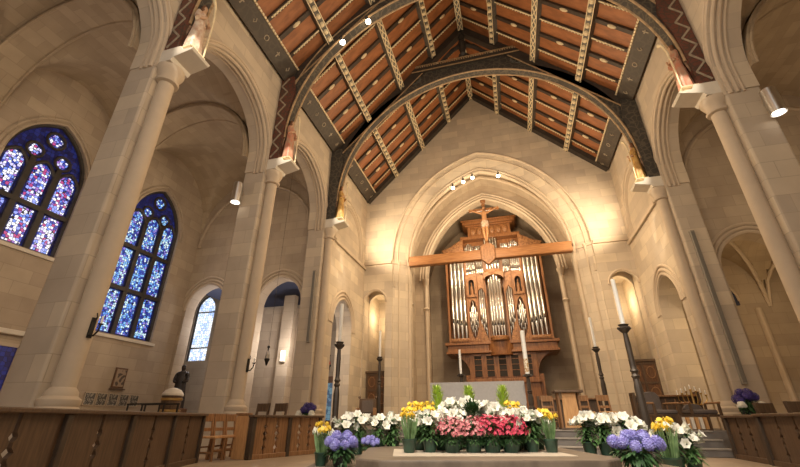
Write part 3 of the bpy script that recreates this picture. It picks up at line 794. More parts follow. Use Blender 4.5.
# column speakers and cylinder lamps on the piers
for s, lab in ((-1, 'slim grey column speaker on the left pier nearest the gable'), (1, 'long grey column speaker on the right pier nearest the gable')):
    o = thing('column_speaker', lab, 'speaker', (s * (6.55 if s < 0 else 6.62), ST[3] - PH, 1.6 if s > 0 else 3.3), 0, 'column speakers on piers')
    h = 4.6 if s > 0 else 2.8
    MB().box(-.06, .06, -.10, 0, 0, h).build('cabinet', SPEAK, o, .01)
    MB().box(-.045, .045, -.106, -.10, .05, h - .05).build('grille', mat('speaker_grille', (.20, .18, .15), .8, var=.2, scale=40), o)
    m = MB()
    for z in (.3, h - .3): m.box(-.04, .04, -.01, .03, z, z + .08)
    m.build('wall_bracket', IRON, o)
for x, y, z, lab in ((-7.02, 9.0, 6.75, 'silver cylinder downlight beside the middle left pier'), (7.0, 9.0, 6.95, 'silver cylinder downlight beside the right edge pier')):
    o = thing('cylinder_lamp', lab, 'lamp', (x, y - .2, z), 0, 'cylinder downlights on piers')
    MB().lathe([(.135, .03), (.15, .0), (.15, .66), (.13, .68)], (0, 0, 0), 20).build('housing', METAL, o)
    MB().lathe([(.12, .0), (.12, .02)], (0, 0, -.005), 16).build('lens', LENS, o)
    MB().box(-.03, .03, .1, .26, .4, .48).build('bracket', METAL, o)

# ================================================================== ORGAN
OX, OY = .12, 23.5
org = thing('pipe_organ', 'tall carved oak pipe organ with shining tin pipes at the back of the chancel', 'organ', (OX, OY, .5))
def ob(name, mb, m, bevel=.0, p=None): return mb.build(name, m, p or org, bevel)
H0 = -.5
m = MB().box(-1.85, 1.85, .25, 2.2, 0, 4.15 + H0)
m.box(-1.95, 1.95, .12, .3, 2.55 + H0, 2.78 + H0).box(-2.0, 2.0, .1, .3, 0, .3)
ob('lower_case', m, CASE, .015)
for i in range(5):
    x = -1.36 + i * .68
    ob('grille_panel', MB().box(x - .2, x + .2, .20, .26, 2.9 + H0, 4.0 + H0), GRILLE)
    f = MB()
    f.box(x - .26, x - .2, .16, .26, 2.85 + H0, 4.05 + H0).box(x + .2, x + .26, .16, .26, 2.85 + H0, 4.05 + H0).box(x - .26, x + .26, .16, .26, 4.0 + H0, 4.1 + H0)
    for z in (3.2, 3.5, 3.8): f.box(x - .2, x + .2, .18, .21, z + H0, z + .025 + H0)
    ob('grille_frame', f, CASE)
for s in (-1, 1):
    P = [(s * 1.85, 3.0 + H0)] + [(s * (1.85 + 1.25 * (1 - cos(a * PI / 16))), 3.0 + H0 + 1.2 * sin(a * PI / 16)) for a in range(1, 9)] + [(s * 1.85, 4.2 + H0)]
    ob('curved_bracket', MB().prism(P, [], fy, .35, 1.9), CASE)
    ob('side_panel', MB().box(min(s * 1.86, s * 2.1), max(s * 1.86, s * 2.1), .4, 2.1, 0, 3.0 + H0), CASE)
m = MB()
for z0, z1, w, f in ((4.15, 4.28, 3.12, .0), (4.28, 4.62, 3.02, .08), (4.62, 4.78, 3.16, -.04)):
    m.box(-w, w, f, 2.1, z0 + H0, z1 + H0)
m.lathe([(.6, 4.0 + H0), (.7, 4.3 + H0), (.7, 4.6 + H0), (.75, 4.78 + H0)], (0, .15, 0), 20, sy=.4)
ob('belt_moulding', m, CASE, .015)
def pipe(x, y, z0, z1, r, foot=.55):
    fo = foot
    b = MB().lathe([(r * .35, z0 + H0), (r, z0 + fo + H0), (r, z1 + H0), (r * .8, z1 + H0)], (x, y, 0), 12)
    p = ob('organ_pipe', b, TIN)
    mo = MB().prism([(x - r * .6, z0 + fo + .02 + H0), (x + r * .6, z0 + fo + .02 + H0), (x, z0 + fo + .34 + H0)], [], fy, y - r - .012, y - r * .55)
    mo.build('mouth', GRILLE, p)
for s in (-1, 1):
    for i in range(4):
        x = s * (1.86 + i * .245)
        pipe(x, .05 + .02 * i, 4.95, 10.1 + .12 * (3 - i), .112, .75 + .07 * i)
    ob('tower_plinth', MB().box(min(s * 1.72, s * 2.78), max(s * 1.72, s * 2.78), -.08, .5, 4.78 + H0, 5.0 + H0).box(min(s * 1.76, s * 2.74), max(s * 1.76, s * 2.74), -.1, 0, 4.83 + H0, 4.95 + H0), CARVE, .02)
    for x in (1.68, 2.84): ob('case_post', MB().box(s * x - .06, s * x + .06, -.05, .5, 4.78 + H0, 10.3 + H0), CASE, .01)
    for x in (.56, 1.06): ob('case_post', MB().box(s * x - .045, s * x + .045, -.05, .4, 4.78 + H0, 9.0 + H0), CASE, .01)
    # oval group, with a pointed frame, niche with small figure above
    for i in range(5):
        x = s * (1.37 + (i - 2) * .105); pipe(x, .08, 5.1 + abs(i - 2) * .25, 7.15 - abs(i - 2) * .32, .048, .35)
    oval = [(s * 1.37 + .30 * cos(a * PI / 12) * (1 - .25 * abs(sin(a * PI / 12))), 6.1 + H0 + 1.15 * sin(a * PI / 12)) for a in range(24)]
    box = [(s * 1.37 - .31, 4.8 + H0), (s * 1.37 + .31, 4.8 + H0), (s * 1.37 + .31, 7.4 + H0), (s * 1.37 - .31, 7.4 + H0)]
    ob('oval_pipe_shade', MB().prism(box, [oval], fy, -.02, .05), CARVE)
    nic = [(s * 1.37 - .17, 7.55 + H0), (s * 1.37 + .17, 7.55 + H0)] + [(s * 1.37 + .17 * cos(a * PI / 8), 8.3 + H0 + .2 * sin(a * PI / 8)) for a in range(9)]
    box = [(s * 1.37 - .32, 7.4 + H0), (s * 1.37 + .32, 7.4 + H0), (s * 1.37 + .32, 8.65 + H0)] + [(s * 1.37 + .32 * cos(a * PI / 8), 8.65 + H0 + .22 * sin(a * PI / 8)) for a in range(1, 8)] + [(s * 1.37 - .32, 8.65 + H0)]
    nf = ob('niche_frame', MB().prism(box, [nic], fy, -.10, .12), CARVE)
    MB().box(s * 1.37 - .2, s * 1.37 + .2, .12, .14, 7.4 + H0, 8.6 + H0).build('niche_back', GRILLE, nf)
    MB().lathe([(.11, 7.55 + H0), (.10, 7.9 + H0), (.07, 8.1 + H0), (.03, 8.16 + H0), (.055, 8.24 + H0), (.04, 8.33 + H0), (.001, 8.35 + H0)], (s * 1.37, .03, 0), 12).build('niche_figurine', CARVE, nf)
    for i in range(5): pipe(s * (1.37 + (i - 2) * .115), .18, 8.75, 11.0 - abs(i - 2) * .1, .052, .3)
    # small flats beside the centre tower
    for i in range(3): pipe(s * (.68 + i * .13), .06, 5.1 + i * .22, 7.9 + .12 * i, .062, .45)
    ob('leaf_pipe_shade', MB().prism([(s * .61, 4.78 + H0), (s * 1.01, 4.78 + H0), (s * 1.01, 5.95 + H0), (s * .86, 5.6 + H0), (s * .7, 5.1 + H0)], [], fy, -.03, .0), PALE if False else CARVE)
    ob('carved_head_panel', MB().prism([(s * .61, 8.7 + H0), (s * .61, 7.6 + H0), (s * .8, 7.95 + H0), (s * 1.01, 7.75 + H0), (s * 1.01, 8.9 + H0)], [], fy, -.04, .1), CARVE, .02)
    for i in range(4): pipe(s * (.64 + i * .11), .2, 8.9, 10.8, .048, .3)
for i in range(5):
    a = (i - 2) * .42
    pipe(.40 * sin(a) * 1.05, -.02 - .28 * cos(a), 4.95, 8.35 + .12 * (2 - abs(i - 2)), .092, .62)
for i in range(5): pipe((i - 2) * .17, .05, 9.1, 11.3 - abs(i - 2) * .08, .075, .3)
m = MB().lathe([(.55, 8.62 + H0), (.62, 8.75 + H0), (.62, 8.95 + H0), (.54, 9.0 + H0)], (0, .05, 0), 20, sy=.75)
arc = [(.52 * cos(a * PI / 12), 8.4 + H0 + .24 * sin(a * PI / 12)) for a in range(13)]
m.prism(arc[::-1] + [(.56, 8.4 + H0), (.56, 8.75 + H0), (-.56, 8.75 + H0), (-.56, 8.4 + H0)][:0] + [(-.58, 8.4 + H0), (-.58, 8.8 + H0), (.58, 8.8 + H0), (.58, 8.4 + H0)], [], fy, -.36, -.28)
ob('centre_canopy', m, CARVE, .01)
m = MB().lathe([(.5, 4.78 + H0), (.55, 4.95 + H0), (.52, 5.02 + H0)], (0, .05, 0), 20, sy=.8)
ob('centre_plinth', m, CARVE)
ob('back_case', MB().box(-2.84, 2.84, .5, 2.0, 4.78 + H0, 10.4 + H0).box(-1.75, 1.75, .45, 2.0, 10.2 + H0, 11.3 + H0), CASE)
m = MB()
for z0, z1, w, f in ((11.2, 11.4, 1.85, -.1), (11.4, 12.12, 1.35, .05), (12.12, 12.22, 1.5, -.06), (12.22, 12.4, 1.65, -.2), (12.4, 12.5, 1.75, -.28)):
    m.box(-w, w, f, 1.4, z0 + H0, z1 + H0)
ob('crown_cornice', m, CASE, .02)
m = MB()
for i in range(6): m.ball((-1.0 + i * .4, .0, 11.77 + H0), .18, 8, sy=.5, sz=1.6)
ob('crown_carving', m, CARVE)
for s in (-1, 1):
    P = [(s * 1.7, 10.4 + H0), (s * 3.0, 10.4 + H0), (s * 3.1, 10.6 + H0), (s * 2.6, 10.75 + H0), (s * 2.1, 11.05 + H0), (s * 1.7, 11.3 + H0)]
    ob('tower_pediment', MB().prism(P, [], fy, -.12, .6), CARVE, .03)
    ob('tower_cornice', MB().box(min(s * 1.62, s * 2.95), max(s * 1.62, s * 2.95), -.15, .6, 10.22 + H0, 10.42 + H0), CASE, .02)

# ================================================================== ROOD BEAM and crucifix
o = thing('rood_beam', 'heavy oak beam spanning the chancel arch, under the crucifix', 'beam', (0, 18.86, 7.95))
MB().box(-4.0, 4.0, -.16, .16, 0, .52).build('timber', BEAM, o, .02)
m = MB().box(-3.98, 3.98, -.18, -.16, .44, .49).box(-3.98, 3.98, -.18, -.16, .03, .07); m.build('edge_mouldings', BEAM, o)
o = thing('crucifix', 'carved wooden crucifix with figure of Christ standing on the rood beam', 'crucifix', (.07, 18.62, 7.55))
P = [(-.34, .32), (0, 0), (.34, .32), (.36, .95), (.22, 1.12), (-.22, 1.12), (-.36, .95)]
MB().prism(P, [], fy, -.14, .06).build('carved_foot_block', CARVE, o, .03)
m = MB().box(-.08, .08, -.02, .06, 1.0, 3.62).box(-.78, .78, -.02, .06, 3.06, 3.2).box(-.13, .13, -.03, .05, 3.5, 3.7)
m.build('cross', CARVE, o, .02)
J = [(0, -.12, 2.28, .13), (0, -.13, 2.62, .145), (0, -.13, 2.86, .10), (0, -.14, 2.96, .055), (.02, -.17, 3.10, .085), (.03, -.17, 3.2, .07),
     (-.17, -.12, 2.86, .06), (-.42, -.10, 2.98, .045), (-.66, -.07, 3.13, .035), (-.74, -.07, 3.17, .04),
     (.17, -.12, 2.86, .06), (.42, -.10, 2.98, .045), (.66, -.07, 3.13, .035), (.74, -.07, 3.17, .04),
     (-.08, -.15, 2.1, .09), (-.09, -.20, 1.72, .065), (-.04, -.12, 1.35, .045), (-.03, -.17, 1.24, .04),
     (.08, -.15, 2.1, .09), (.09, -.20, 1.72, .065), (.04, -.12, 1.35, .045), (.03, -.17, 1.24, .04)]
E_ = [(0, 1), (1, 2), (2, 3), (3, 4), (4, 5), (2, 6), (6, 7), (7, 8), (8, 9), (2, 10), (10, 11), (11, 12), (12, 13), (0, 14), (14, 15), (15, 16), (16, 17), (0, 18), (18, 19), (19, 20), (20, 21)]
skin_obj('corpus', J, E_, CORPUS, o)
MB().lathe([(.19, 2.02), (.205, 2.15), (.185, 2.34), (.16, 2.38)], (0, -.13, 0), 16, sy=.8).build('loincloth', ROBE2, o)
MB().lathe([(.001, 3.24), (.07, 3.22), (.10, 3.14), (.09, 3.02), (.07, 2.94)], (.03, -.14, 0), 12).build('hair', HAIR, o)

# spotlights on the chancel arch and on a truss
def spot(x, y, z, lab, grp, aim=(0, 0, -1)):
    o = thing('spotlight', lab, 'lamp', (x, y, z), 0, grp)
    q = Vector(aim).normalized().to_track_quat('Z', 'Y').to_matrix()
    MB().lathe([(.03, -.12), (.05, -.10), (.055, -.02), (.06, .02), (.05, .02)], (0, 0, 0), 14, M=q).build('housing', BLACK, o)
    MB().ball(Vector(aim).normalized() * .09, .10, 12).build('bulb', BULB, o)
    MB().bar((0, 0, .04), (0, .02, .22), .03, .03).build('bracket', IRON, o)
for i, (x, z) in enumerate(((-1.47, 12.50), (-.88, 12.80), (-.36, 12.98), (1.03, 12.86))):
    spot(x, 18.85, z, ('%s glowing spotlight from the left under the chancel arch crown' % ORD[i]), 'spotlights under the chancel arch', (0, .5, -.7))
for i, (x, z) in enumerate(((-4.08, 13.28), (-3.12, 14.06))):
    spot(x, ST[2] - .28, z, ('lower' if i == 0 else 'upper') + ' glowing spotlight on the left flank of the second arched truss', 'spotlights on the truss', (.2, .6, -.5))

# ================================================================== ALTAR and candles
o = thing('altar', 'broad altar draped in grey cloth behind the flower bank', 'altar', (-.5, 13.15, .66))
MB().box(-1.22, 1.22, -.38, .38, 0, .98).build('base', PLAIN, o, .02)
MB().box(-1.36, 1.36, -.46, .46, .98, 1.08).build('mensa', PALE, o, .015)
MB().box(-1.375, 1.375, -.475, .475, 1.083, 1.097).box(-1.372, 1.372, -.478, -.466, .35, 1.09).box(-1.385, -1.368, -.47, .47, .5, 1.09).box(1.368, 1.385, -.47, .47, .5, 1.09).build('altar_cloth', LINEN, o)

def candle_standard(loc, lab, H=2.5, C_=.95, r=.045, grp='tall candle standards', scale=1.0, deco=False):
    o = thing('candle_standard', lab, 'candlestick', loc, 0, grp)
    MB().lathe([(.24, 0), (.25, .05), (.18, .10), (.10, .20), (.07, .3)], n=16).build('base', STANDM, o)
    h = H
    pr = [(.06, .28), (.09, .32), (.09, .38), (.06, .42), (.072, .46), (.075, h * .52), (.06, h * .56), (.05, h * .58), (.08, h * .60), (.05, h * .62), (.08, h * .64), (.055, h * .66), (.052, h * .68), (.056, h * .84), (.05, h * .87), (.045, h * .93)]
    MB().lathe(pr, n=8).build('shaft', STANDM, o)
    m = MB().lathe([(.045, h * .93), (.105, h * .955), (.115, h * .97), (.08, h * .985), (.105, h), (.06, h)], n=12)
    for k in range(8):
        a = k * PI / 4; m.ball((.105 * cos(a), .105 * sin(a), h * .97), .03, 6)
    m.build('crown', STANDM, o)
    MB().lathe([(r, h), (r, h + C_), (r * .7, h + C_ + .01)], n=12).build('candle', WAX, o)
    if deco: MB().lathe([(r * 1.06, h + .05), (r * 1.06, h + .42)], n=12).build('candle_decoration', PAINTED_WAX, o)
    MB().tube([(0, 0, h + C_), (0, 0, h + C_ + .04)], .006, 5).build('wick', BLACK, o)
    return o
candle_standard((2.89, 9.0, 0), 'tallest dark candle standard, right of the flower bank, with white candle', 2.50, .96)
candle_standard((-3.42, 9.15, 0), 'tall dark candle standard left of the flowers beside the pew fronts', 2.46, .95)
candle_standard((3.35, 14.7, .5), 'dark candle standard farther back, at the right chancel pier', 2.42, .98)
candle_standard((-4.2, 14.75, .5), 'dark candle standard farther back, before the left niche chair', 2.38, .98)
candle_standard((-1.08, 13.95, .66), 'slim candle standard behind the left end of the altar', 1.45, .78, .04, 'altar candles')
candle_standard((1.0, 12.42, .66), 'thick decorated white candle on stand at right end of altar', 1.25, 1.22, .062, 'altar candles', deco=True)

# ================================================================== PEW FRONTS
def pew_front(p0, p1, lab, nsec, h=.83, wood=WOOD, per=3, grp='panelled pew fronts'):
    a, b = Vector((*p0, 0)), Vector((*p1, 0)); L = (b - a).length; ang = math.atan2(b.y - a.y, b.x - a.x)
    o = thing('pew_front', lab, 'pew front', (a.x, a.y, 0), ang, grp)
    MB().box(-.03, L + .03, -.10, .08, h - .05, h).build('top_rail', WOODD if wood is WOODD else WOODC, o, .012)
    MB().box(0, L, -.055, .055, .0, .09).build('base_rail', wood, o, .01)
    sec = L / nsec; pw = .09
    for i in range(nsec + 1):
        x = min(max(i * sec, pw / 2), L - pw / 2)
        MB().box(x - pw / 2, x + pw / 2, -.07, .07, 0, h - .05).build('post', POSTM, o, .008)
    for i in range(nsec):
        x0 = i * sec + (pw if i == 0 else pw / 2); x1 = (i + 1) * sec - (pw if i == nsec - 1 else pw / 2)
        gap = .05; bw = (x1 - x0 - gap * (per - 1)) / per
        for k in range(per):
            u0 = x0 + k * (bw + gap); u1 = u0 + bw
            def edge(u, sg, cut):
                pts = [(u, .09)]
                if cut:
                    for zc, d in ((.2, .034), (.36, .025), (.47, .045), (.60, .03)):
                        pts += [(u, zc - .045), (u + sg * d, zc), (u, zc + .045)]
                return pts + [(u, h - .05)]
            P = edge(u0, 1, k > 0) + edge(u1, -1, k < per - 1)[::-1]
            MB().prism(P, [], lambda u, w, d: (u, d, w), -.025, .025).build('board', wood, o, smooth=False)
    return o
pew_front((-3.70, 2.35), (-5.44, 7.30), 'long panelled oak pew front at lower left edge of photo', 4, .85, WOODC, 2)
pew_front((-4.80, 8.0), (-4.18, 10.0), 'shorter panelled oak pew front beside the left flowers and chairs', 2, .83, WOOD, 3)
pew_front((4.97, 11.0), (4.97, 9.62), 'inner section of panelled oak pew front at the right steps', 1, .82, WOODC)
pew_front((4.93, 9.56), (4.85, 6.2), 'nearer long panelled oak pew front at the right edge', 2, .84, WOODC)
# bench end of the shorter pew front
o = thing('bench_end', 'warm oak bench end standing between wooden chairs and pew front', 'bench end', (-5.08, 8.12, 0), R(-18))
MB().prism([(-.2, 0), (.2, 0), (.2, .78), (.15, .84), (-.15, .84), (-.2, .78)], [], fy, -.035, .035).build('panel', WOODL, o, .01)
MB().box(-.22, .22, -.05, .05, .82, .87).build('cap_rail', WOOD, o, .01)

# ================================================================== CHAIRS
def wooden_chair(loc, rz, lab, grp, wood=WOOD):
    o = thing('wooden_chair', lab, 'chair', loc, rz, grp)
    MB().box(-.21, .21, -.22, .2, .42, .46).build('seat', WOODL if wood is WOOD else wood, o, .012)
    for x in (-.18, .18):
        MB().bar((x, -.19, 0), (x, -.18, .42), .04, .04).build('leg', wood, o)
        MB().bar((x, .22, 0), (x, .18, .44), .04, .04).build('leg', wood, o)
        MB().bar((x, .18, .44), (x, .25, .90), .04, .045).build('back_post', wood, o)
    MB().box(-.2, .2, .215, .25, .74, .90).build('top_rail', wood, o, .01)
    MB().box(-.17, .17, .205, .235, .55, .62).build('back_rail', wood, o, .01)
    m = MB().bar((-.18, -.18, .2), (.18, -.18, .2), .025, .03).bar((-.18, .2, .25), (.18, .2, .25), .025, .03)
    for x in (-.18, .18): m.bar((x, -.18, .16), (x, .2, .16), .025, .03)
    m.build('stretcher', wood, o)
    return o
def dl0(L, D): return (.6 + cos(R(15.2)) * L - sin(R(15.2)) * D, sin(R(15.2)) * L + cos(R(15.2)) * D, 0)
c0 = wooden_chair(dl0(-3.80, 9.0), R(89), 'leftmost of three oak chairs in a row left of the bench end', 'row of chairs by the middle left pier')
c0.scale = (.85, .9, .95)
dup(c0, dl0(-3.70, 9.36), R(89), 'middle of three oak chairs in a row left of the bench end')
dup(c0, dl0(-3.60, 9.72), R(89), 'rightmost of three oak chairs in a row, nearest the bench end')
cd = wooden_chair((-6.02, 9.95, .0), R(-10), 'dark chair seen behind the pew front, left of two', 'chairs behind the left pew front', WOODC); cd.scale = (1.05, 1.05, 1.26)
dup(cd, (-5.52, 10.0, 0), R(-12), 'dark chair seen behind the pew front, right of two')
for k, (x, y, l) in enumerate(((5.62, 9.2, 'dark chair behind the right pew front, at the photo edge'), (5.52, 10.05, 'dark chair behind the right pew front, nearest the violet flowers'))):
    dup(cd, (x, y, 0), R(25), l, 'chairs behind the right pew front').scale = (1.1, 1.1, 1.16)
for k, (x, y, l) in enumerate(((1.48, 12.7, 'oak chair behind the lectern, on its left'), (2.42, 12.75, 'oak chair behind the lectern, first on its right'), (2.95, 12.7, 'oak chair behind the lectern, second on its right'))):
    dup(c0, (x, y, .5), R(8), l, 'oak chairs behind the lectern')
def stall(loc, lab, w=1.6):
    o = thing('choir_stall', lab, 'choir stall', loc, 0, 'choir stalls')
    MB().box(-w / 2, w / 2, -.05, .05, 0, .85).build('front_panel', WOODC, o, .01)
    MB().box(-w / 2 - .04, w / 2 + .04, -.16, .14, .85, .9).build('book_rest', WOOD, o, .01)
    m = MB()
    for i in range(7): m.bar((-w / 2 + .1 + i * (w - .2) / 6, -.07, .12), (-w / 2 + .1 + i * (w - .2) / 6, -.07, .8), .05, .03)
    m.build('panel_battens', WOOD, o)
    for s in (-1, 1): MB().box(s * w / 2 - .04, s * w / 2 + .04, -.2, .2, 0, .98).build('end_post', WOODC, o, .01)
    return o
stall((2.35, 15.8, .5), 'oak choir stall behind the lectern and chairs', 2.0)
stall((4.9, 14.45, .5), 'oak choir stall behind the grey armchairs', 1.7)
def armchair(loc, rz, lab, tall):
    o = thing('armchair', lab, 'armchair', loc, rz, 'grey armchairs')
    MB().box(-.3, .3, -.28, .26, .36, .47).build('seat_cushion', GREYUP, o, .04)
    P = [(-.25, .45), (.25, .45), (.25, tall - .12), (.16, tall - .02), (0, tall), (-.16, tall - .02), (-.25, tall - .12)]
    MB().prism(P, [], fy, .22, .30).build('backrest', GREYUP, o, .03)
    for s in (-1, 1):
        MB().box(s * .36 - .03, s * .36 + .03, -.32, .3, .60, .65).build('armrest', WOOD, o, .015)
        MB().bar((s * .34, -.29, 0), (s * .34, -.29, .6), .05, .05).build('leg', WOODC, o)
        MB().bar((s * .34, .28, 0), (s * .34, .27, .6), .05, .05).build('leg', WOODC, o)
    MB().box(-.32, .32, -.27, .27, .3, .36).build('seat_frame', WOODC, o, .01)
    return o
armchair((4.22, 12.75, .5), R(20), 'grey armchair with tall back, left one by the steps', .93)
armchair((5.12, 12.75, .5), R(10), 'grey armchair with low back behind the right steps', .62)
# low book rack before the right armchair
o = thing('book_rack', 'small slatted rack of pale service books at top of the right steps', 'rack', (4.75, 12.12, .5), R(8))
MB().box(-.32, .32, -.02, .14, 0, .03).box(-.32, .32, .12, .14, 0, .32).build('frame', WOODC, o)
for s in (-1, 1): MB().box(s * .32 - .015, s * .32 + .015, -.04, .15, 0, .34).build('side', WOODC, o)
for i in range(6):
    q = MB().box(-.035, .035, 0, .1, .03, .29); b = q.build('service_book', WOODL if i % 2 else PALE, None)
    b.location = o.matrix_basis @ Vector((-.25 + i * .1, 0, 0)); b.location = Vector((4.75, 12.12, .5)) + Matrix.Rotation(R(8), 3, 'Z') @ Vector((-.25 + i * .1, 0, 0)); b.rotation_euler = (0, 0, R(8))
    tag(b, '%s service book from the left in the slatted rack by the right steps' % ORD[i], 'book', 'service books in the rack')

# lectern
o = thing('lectern', 'light oak lectern with slanted front panel on the chancel platform', 'lectern', (1.93, 12.12, .5), R(4))
MB().prism([(-.20, 0), (.20, 0), (.17, .88), (-.17, .88)], [], fy, -.20, -.15).build('front_panel', WOODL, o, .01)
MB().box(-.36, .36, -.30, .22, .88, .94).build('desk_top', WOODC, o, .012)
for s in (-1, 1): MB().box(s * .25 - .025, s * .25 + .025, -.15, .2, 0, .88).build('side_panel', WOOD, o, .01)
m = MB()
for i in range(6): m.box(-.15 + i * .052, -.12 + i * .052, -.21, -.20, .1, .16)
m.build('carved_fringe', WOODC, o)
MB().box(-.30, .30, -.24, .24, 0, .05).build('plinth', WOODC, o, .01)

# niche furniture
def carved_door(loc, lab, w, h):
    o = thing('carved_screen', lab, 'screen', loc, 0, 'dark carved screens in the niches')
    MB().box(-w / 2, w / 2, -.04, .04, 0, h).build('panel', WOODD, o, .01)
    m = MB()
    for x in (-w / 2 + .04, 0, w / 2 - .04): m.box(x - .04, x + .04, -.08, -.04, 0, h)
    for z in (.05, h * .33, h * .66, h - .06): m.box(-w / 2, w / 2, -.07, -.04, z - .04, z + .04)
    m.build('frame_rails', WOODC, o)
    for i in range(2):
        for j in range(3):
            t = MB(); cx, cz = (-w / 4 if i == 0 else w / 4), h * (.165 + j * .33)
            t.tube([(cx + .16 * cos(a * PI / 6), -.05, cz + .22 * sin(a * PI / 6)) for a in range(12)], .02, 5, closed=True)
            t.build('carved_oval', WOOD, o)
    MB().box(-w / 2 - .06, w / 2 + .06, -.12, .06, h, h + .1).build('cornice', WOODC, o, .01)
    return o
carved_door((-5.72, 19.1, .5), 'dark carved screen in the lit niche left of the chancel arch', 1.05, 2.25)
carved_door((5.78, 19.1, .5), 'dark carved screen in the lit niche right of the chancel arch', 1.1, 2.4)
o = thing('bishop_chair', 'dark wooden armchair with grey back before the left niche', 'chair', (-5.55, 17.2, .5), R(10))
MB().box(-.33, .33, -.3, .3, .38, .46).build('seat', WOODC, o, .02)
MB().box(-.36, .36, .26, .34, .1, 1.05).build('backrest', WOODC, o, .02)
MB().box(-.24, .24, .24, .26, .5, .98).build('back_pad', GREYUP, o, .02)
for s in (-1, 1):
    MB().box(s * .36 - .035, s * .36 + .035, -.32, .34, .0, .68).build('side_panel', WOOD, o, .02)
    MB().ball((s * .36, .3, 1.1), .06, 8).build('finial', WOODC, o)

# ================================================================== LEFT AISLE fittings
def sconce(loc, lab):
    o = thing('candle_sconce', lab, 'sconce', loc, 0, 'wrought sconces on the left piers')
    m = MB().tube([(-.02, 0, -.2), (.10, 0, -.22), (.2, 0, -.12), (.22, 0, 0)], .02, 6).ball((0, 0, .12), .05, 8, sx=.5).box(-.03, .01, -.05, .05, -.26, .18)
    m.tube([(0, 0, .1), (.06, 0, .2), (.02, 0, .28)], .015, 6).lathe([(.02, 0), (.06, .03), (.05, .04)], (.22, 0, 0), 10)
    m.build('bracket', IRON, o)
    MB().lathe([(.022, .03), (.022, .2), (.001, .21)], (.22, 0, 0), 8).build('candle', WAX, o)
    o.scale = (.75, .75, .75)
sconce((-6.05, ST[1], 2.15), 'iron sconce with white candle on the nearest left pier')
sconce((-6.05, ST[2], 2.05), 'iron sconce with white candle on the middle left pier')
def hanging(loc, top, lab, red):
    o = thing('sanctuary_lamp', lab, 'lamp', loc, 0, 'hanging sanctuary lamps')
    MB().tube([(0, 0, .42), (0, 0, top - loc[2])], .005, 5).build('chain', IRON, o)
    m = MB()
    for k in range(3):
        a = k * 2 * PI / 3; m.tube([(0, 0, .45), (.05 * cos(a), .05 * sin(a), .25), (.07 * cos(a), .07 * sin(a), .08)], .008, 5)
    m.ball((0, 0, .45), .05, 8).lathe([(.001, -.16), (.03, -.12), (.05, -.04), (.09, .03), (.09, .07), (.06, .08)], n=12)
    m.build('lamp_body', IRON, o)
    MB().lathe([(.05, .07), (.06, .13), (.05, .2), (.04, .21)], n=12).build('lamp_glass', red, o)
REDG = mat('red_lamp_glass', (.35, .02, .015), .2); WHG = mat('white_lamp_glass', (.55, .5, .45), .3)
hanging((-7.25, 12.0, 2.5), 10.2, 'small dark lamp on long chain between the left piers', WHG)
hanging((-6.85, 16.0, 2.75), 5.56, 'small red lamp on chain in the left side arch', REDG)
o = thing('wall_light', 'small white box wall light on the pillar inside the left doorway', 'wall light', (-8.95, 15.74, 2.95))
MB().box(-.11, .11, -.02, .06, 0, .06).build('base_plate', METAL, o)
MB().box(-.10, .10, -.03, .05, .06, .5).build('diffuser', emit('wall_light_glow', (1, .9, .75), 1.1), o, .01)
# framed picture and five relief tablets on the outer wall
o = thing('framed_picture', 'small dark framed picture below the second stained window', 'picture', (-XO + .01, 11.85, 1.75))
MB().box(0, .04, -.24, .24, 0, .68).build('frame', WOODD, o, .01)
MB().box(.035, .045, -.19, .19, .05, .63).build('canvas', painted('picture_paint', (.10, .07, .05), (.36, .26, .17), 6, .12), o)
MB().box(0, .1, -.28, .28, -.06, -.02).build('shelf', WOODC, o)
pm = painted('tablet_relief', (.30, .27, .22), (.08, .07, .06), 14, .14)
for k in range(5):
    o = thing('wall_tablet', '%s of five grey relief tablets from the left under the framed picture' % ORD[k], 'tablet', (-XO + .005, 10.95 + k * .43, 1.18), 0, 'relief tablets')
    MB().box(0, .04, -.17, .17, 0, .36).build('slab', pm, o)
    MB().box(0, .05, -.19, .19, -.02, .0).box(0, .05, -.19, .19, .36, .38).box(0, .05, -.19, -.17, 0, .36).box(0, .05, .17, .19, 0, .36).build('frame', PLAIN, o)
# votive rack, wooden font with pale cover, dark robed statue
o = thing('votive_rack', 'dark metal votive rack before the font and dark statue', 'rack', (-9.75, 10.3, 0), R(-10))
m = MB()
for x in (-.8, 0, .8):
    for y in (-.22, .22): m.bar((x, y, 0), (x, y, 1.15), .035, .035)
m.build('posts', IRON, o)
m = MB()
for y in (-.22, .22): m.bar((-.85, y, 1.15), (.85, y, 1.15), .03, .04).bar((-.8, y, .85), (.8, y, .85), .03, .03)
m.build('rails', IRON, o)
MB().box(-.8, .8, -.22, .22, .82, .85).build('tray', IRON, o)
o = thing('font', 'barrel-shaped oak font with pale domed cover beside the left doorway', 'font', (-10.35, 11.6, 0))
MB().lathe([(.34, 0), (.36, .1), (.24, .2), (.24, .7), (.29, .8), (.30, 1.35), (.31, 1.45)], n=18).build('pedestal', WOODC, o)
m = MB()
for z in (.95, 1.3): m.lathe([(.31, z), (.33, z + .02), (.33, z + .06), (.31, z + .08)], n=18)
m.build('hoops', BRASS, o)
MB().lathe([(.33, 1.45), (.33, 1.5), (.24, 1.62), (.10, 1.68), (.001, 1.7)], n=18).build('cover', PALE, o)
o = thing('robed_statue', 'dark bronze robed statue standing behind the oak font', 'statue', (-11.15, 12.7, 0), R(20))
MB().box(-.3, .3, -.3, .3, 0, 1.1).build('pedestal', WOODD, o, .02)
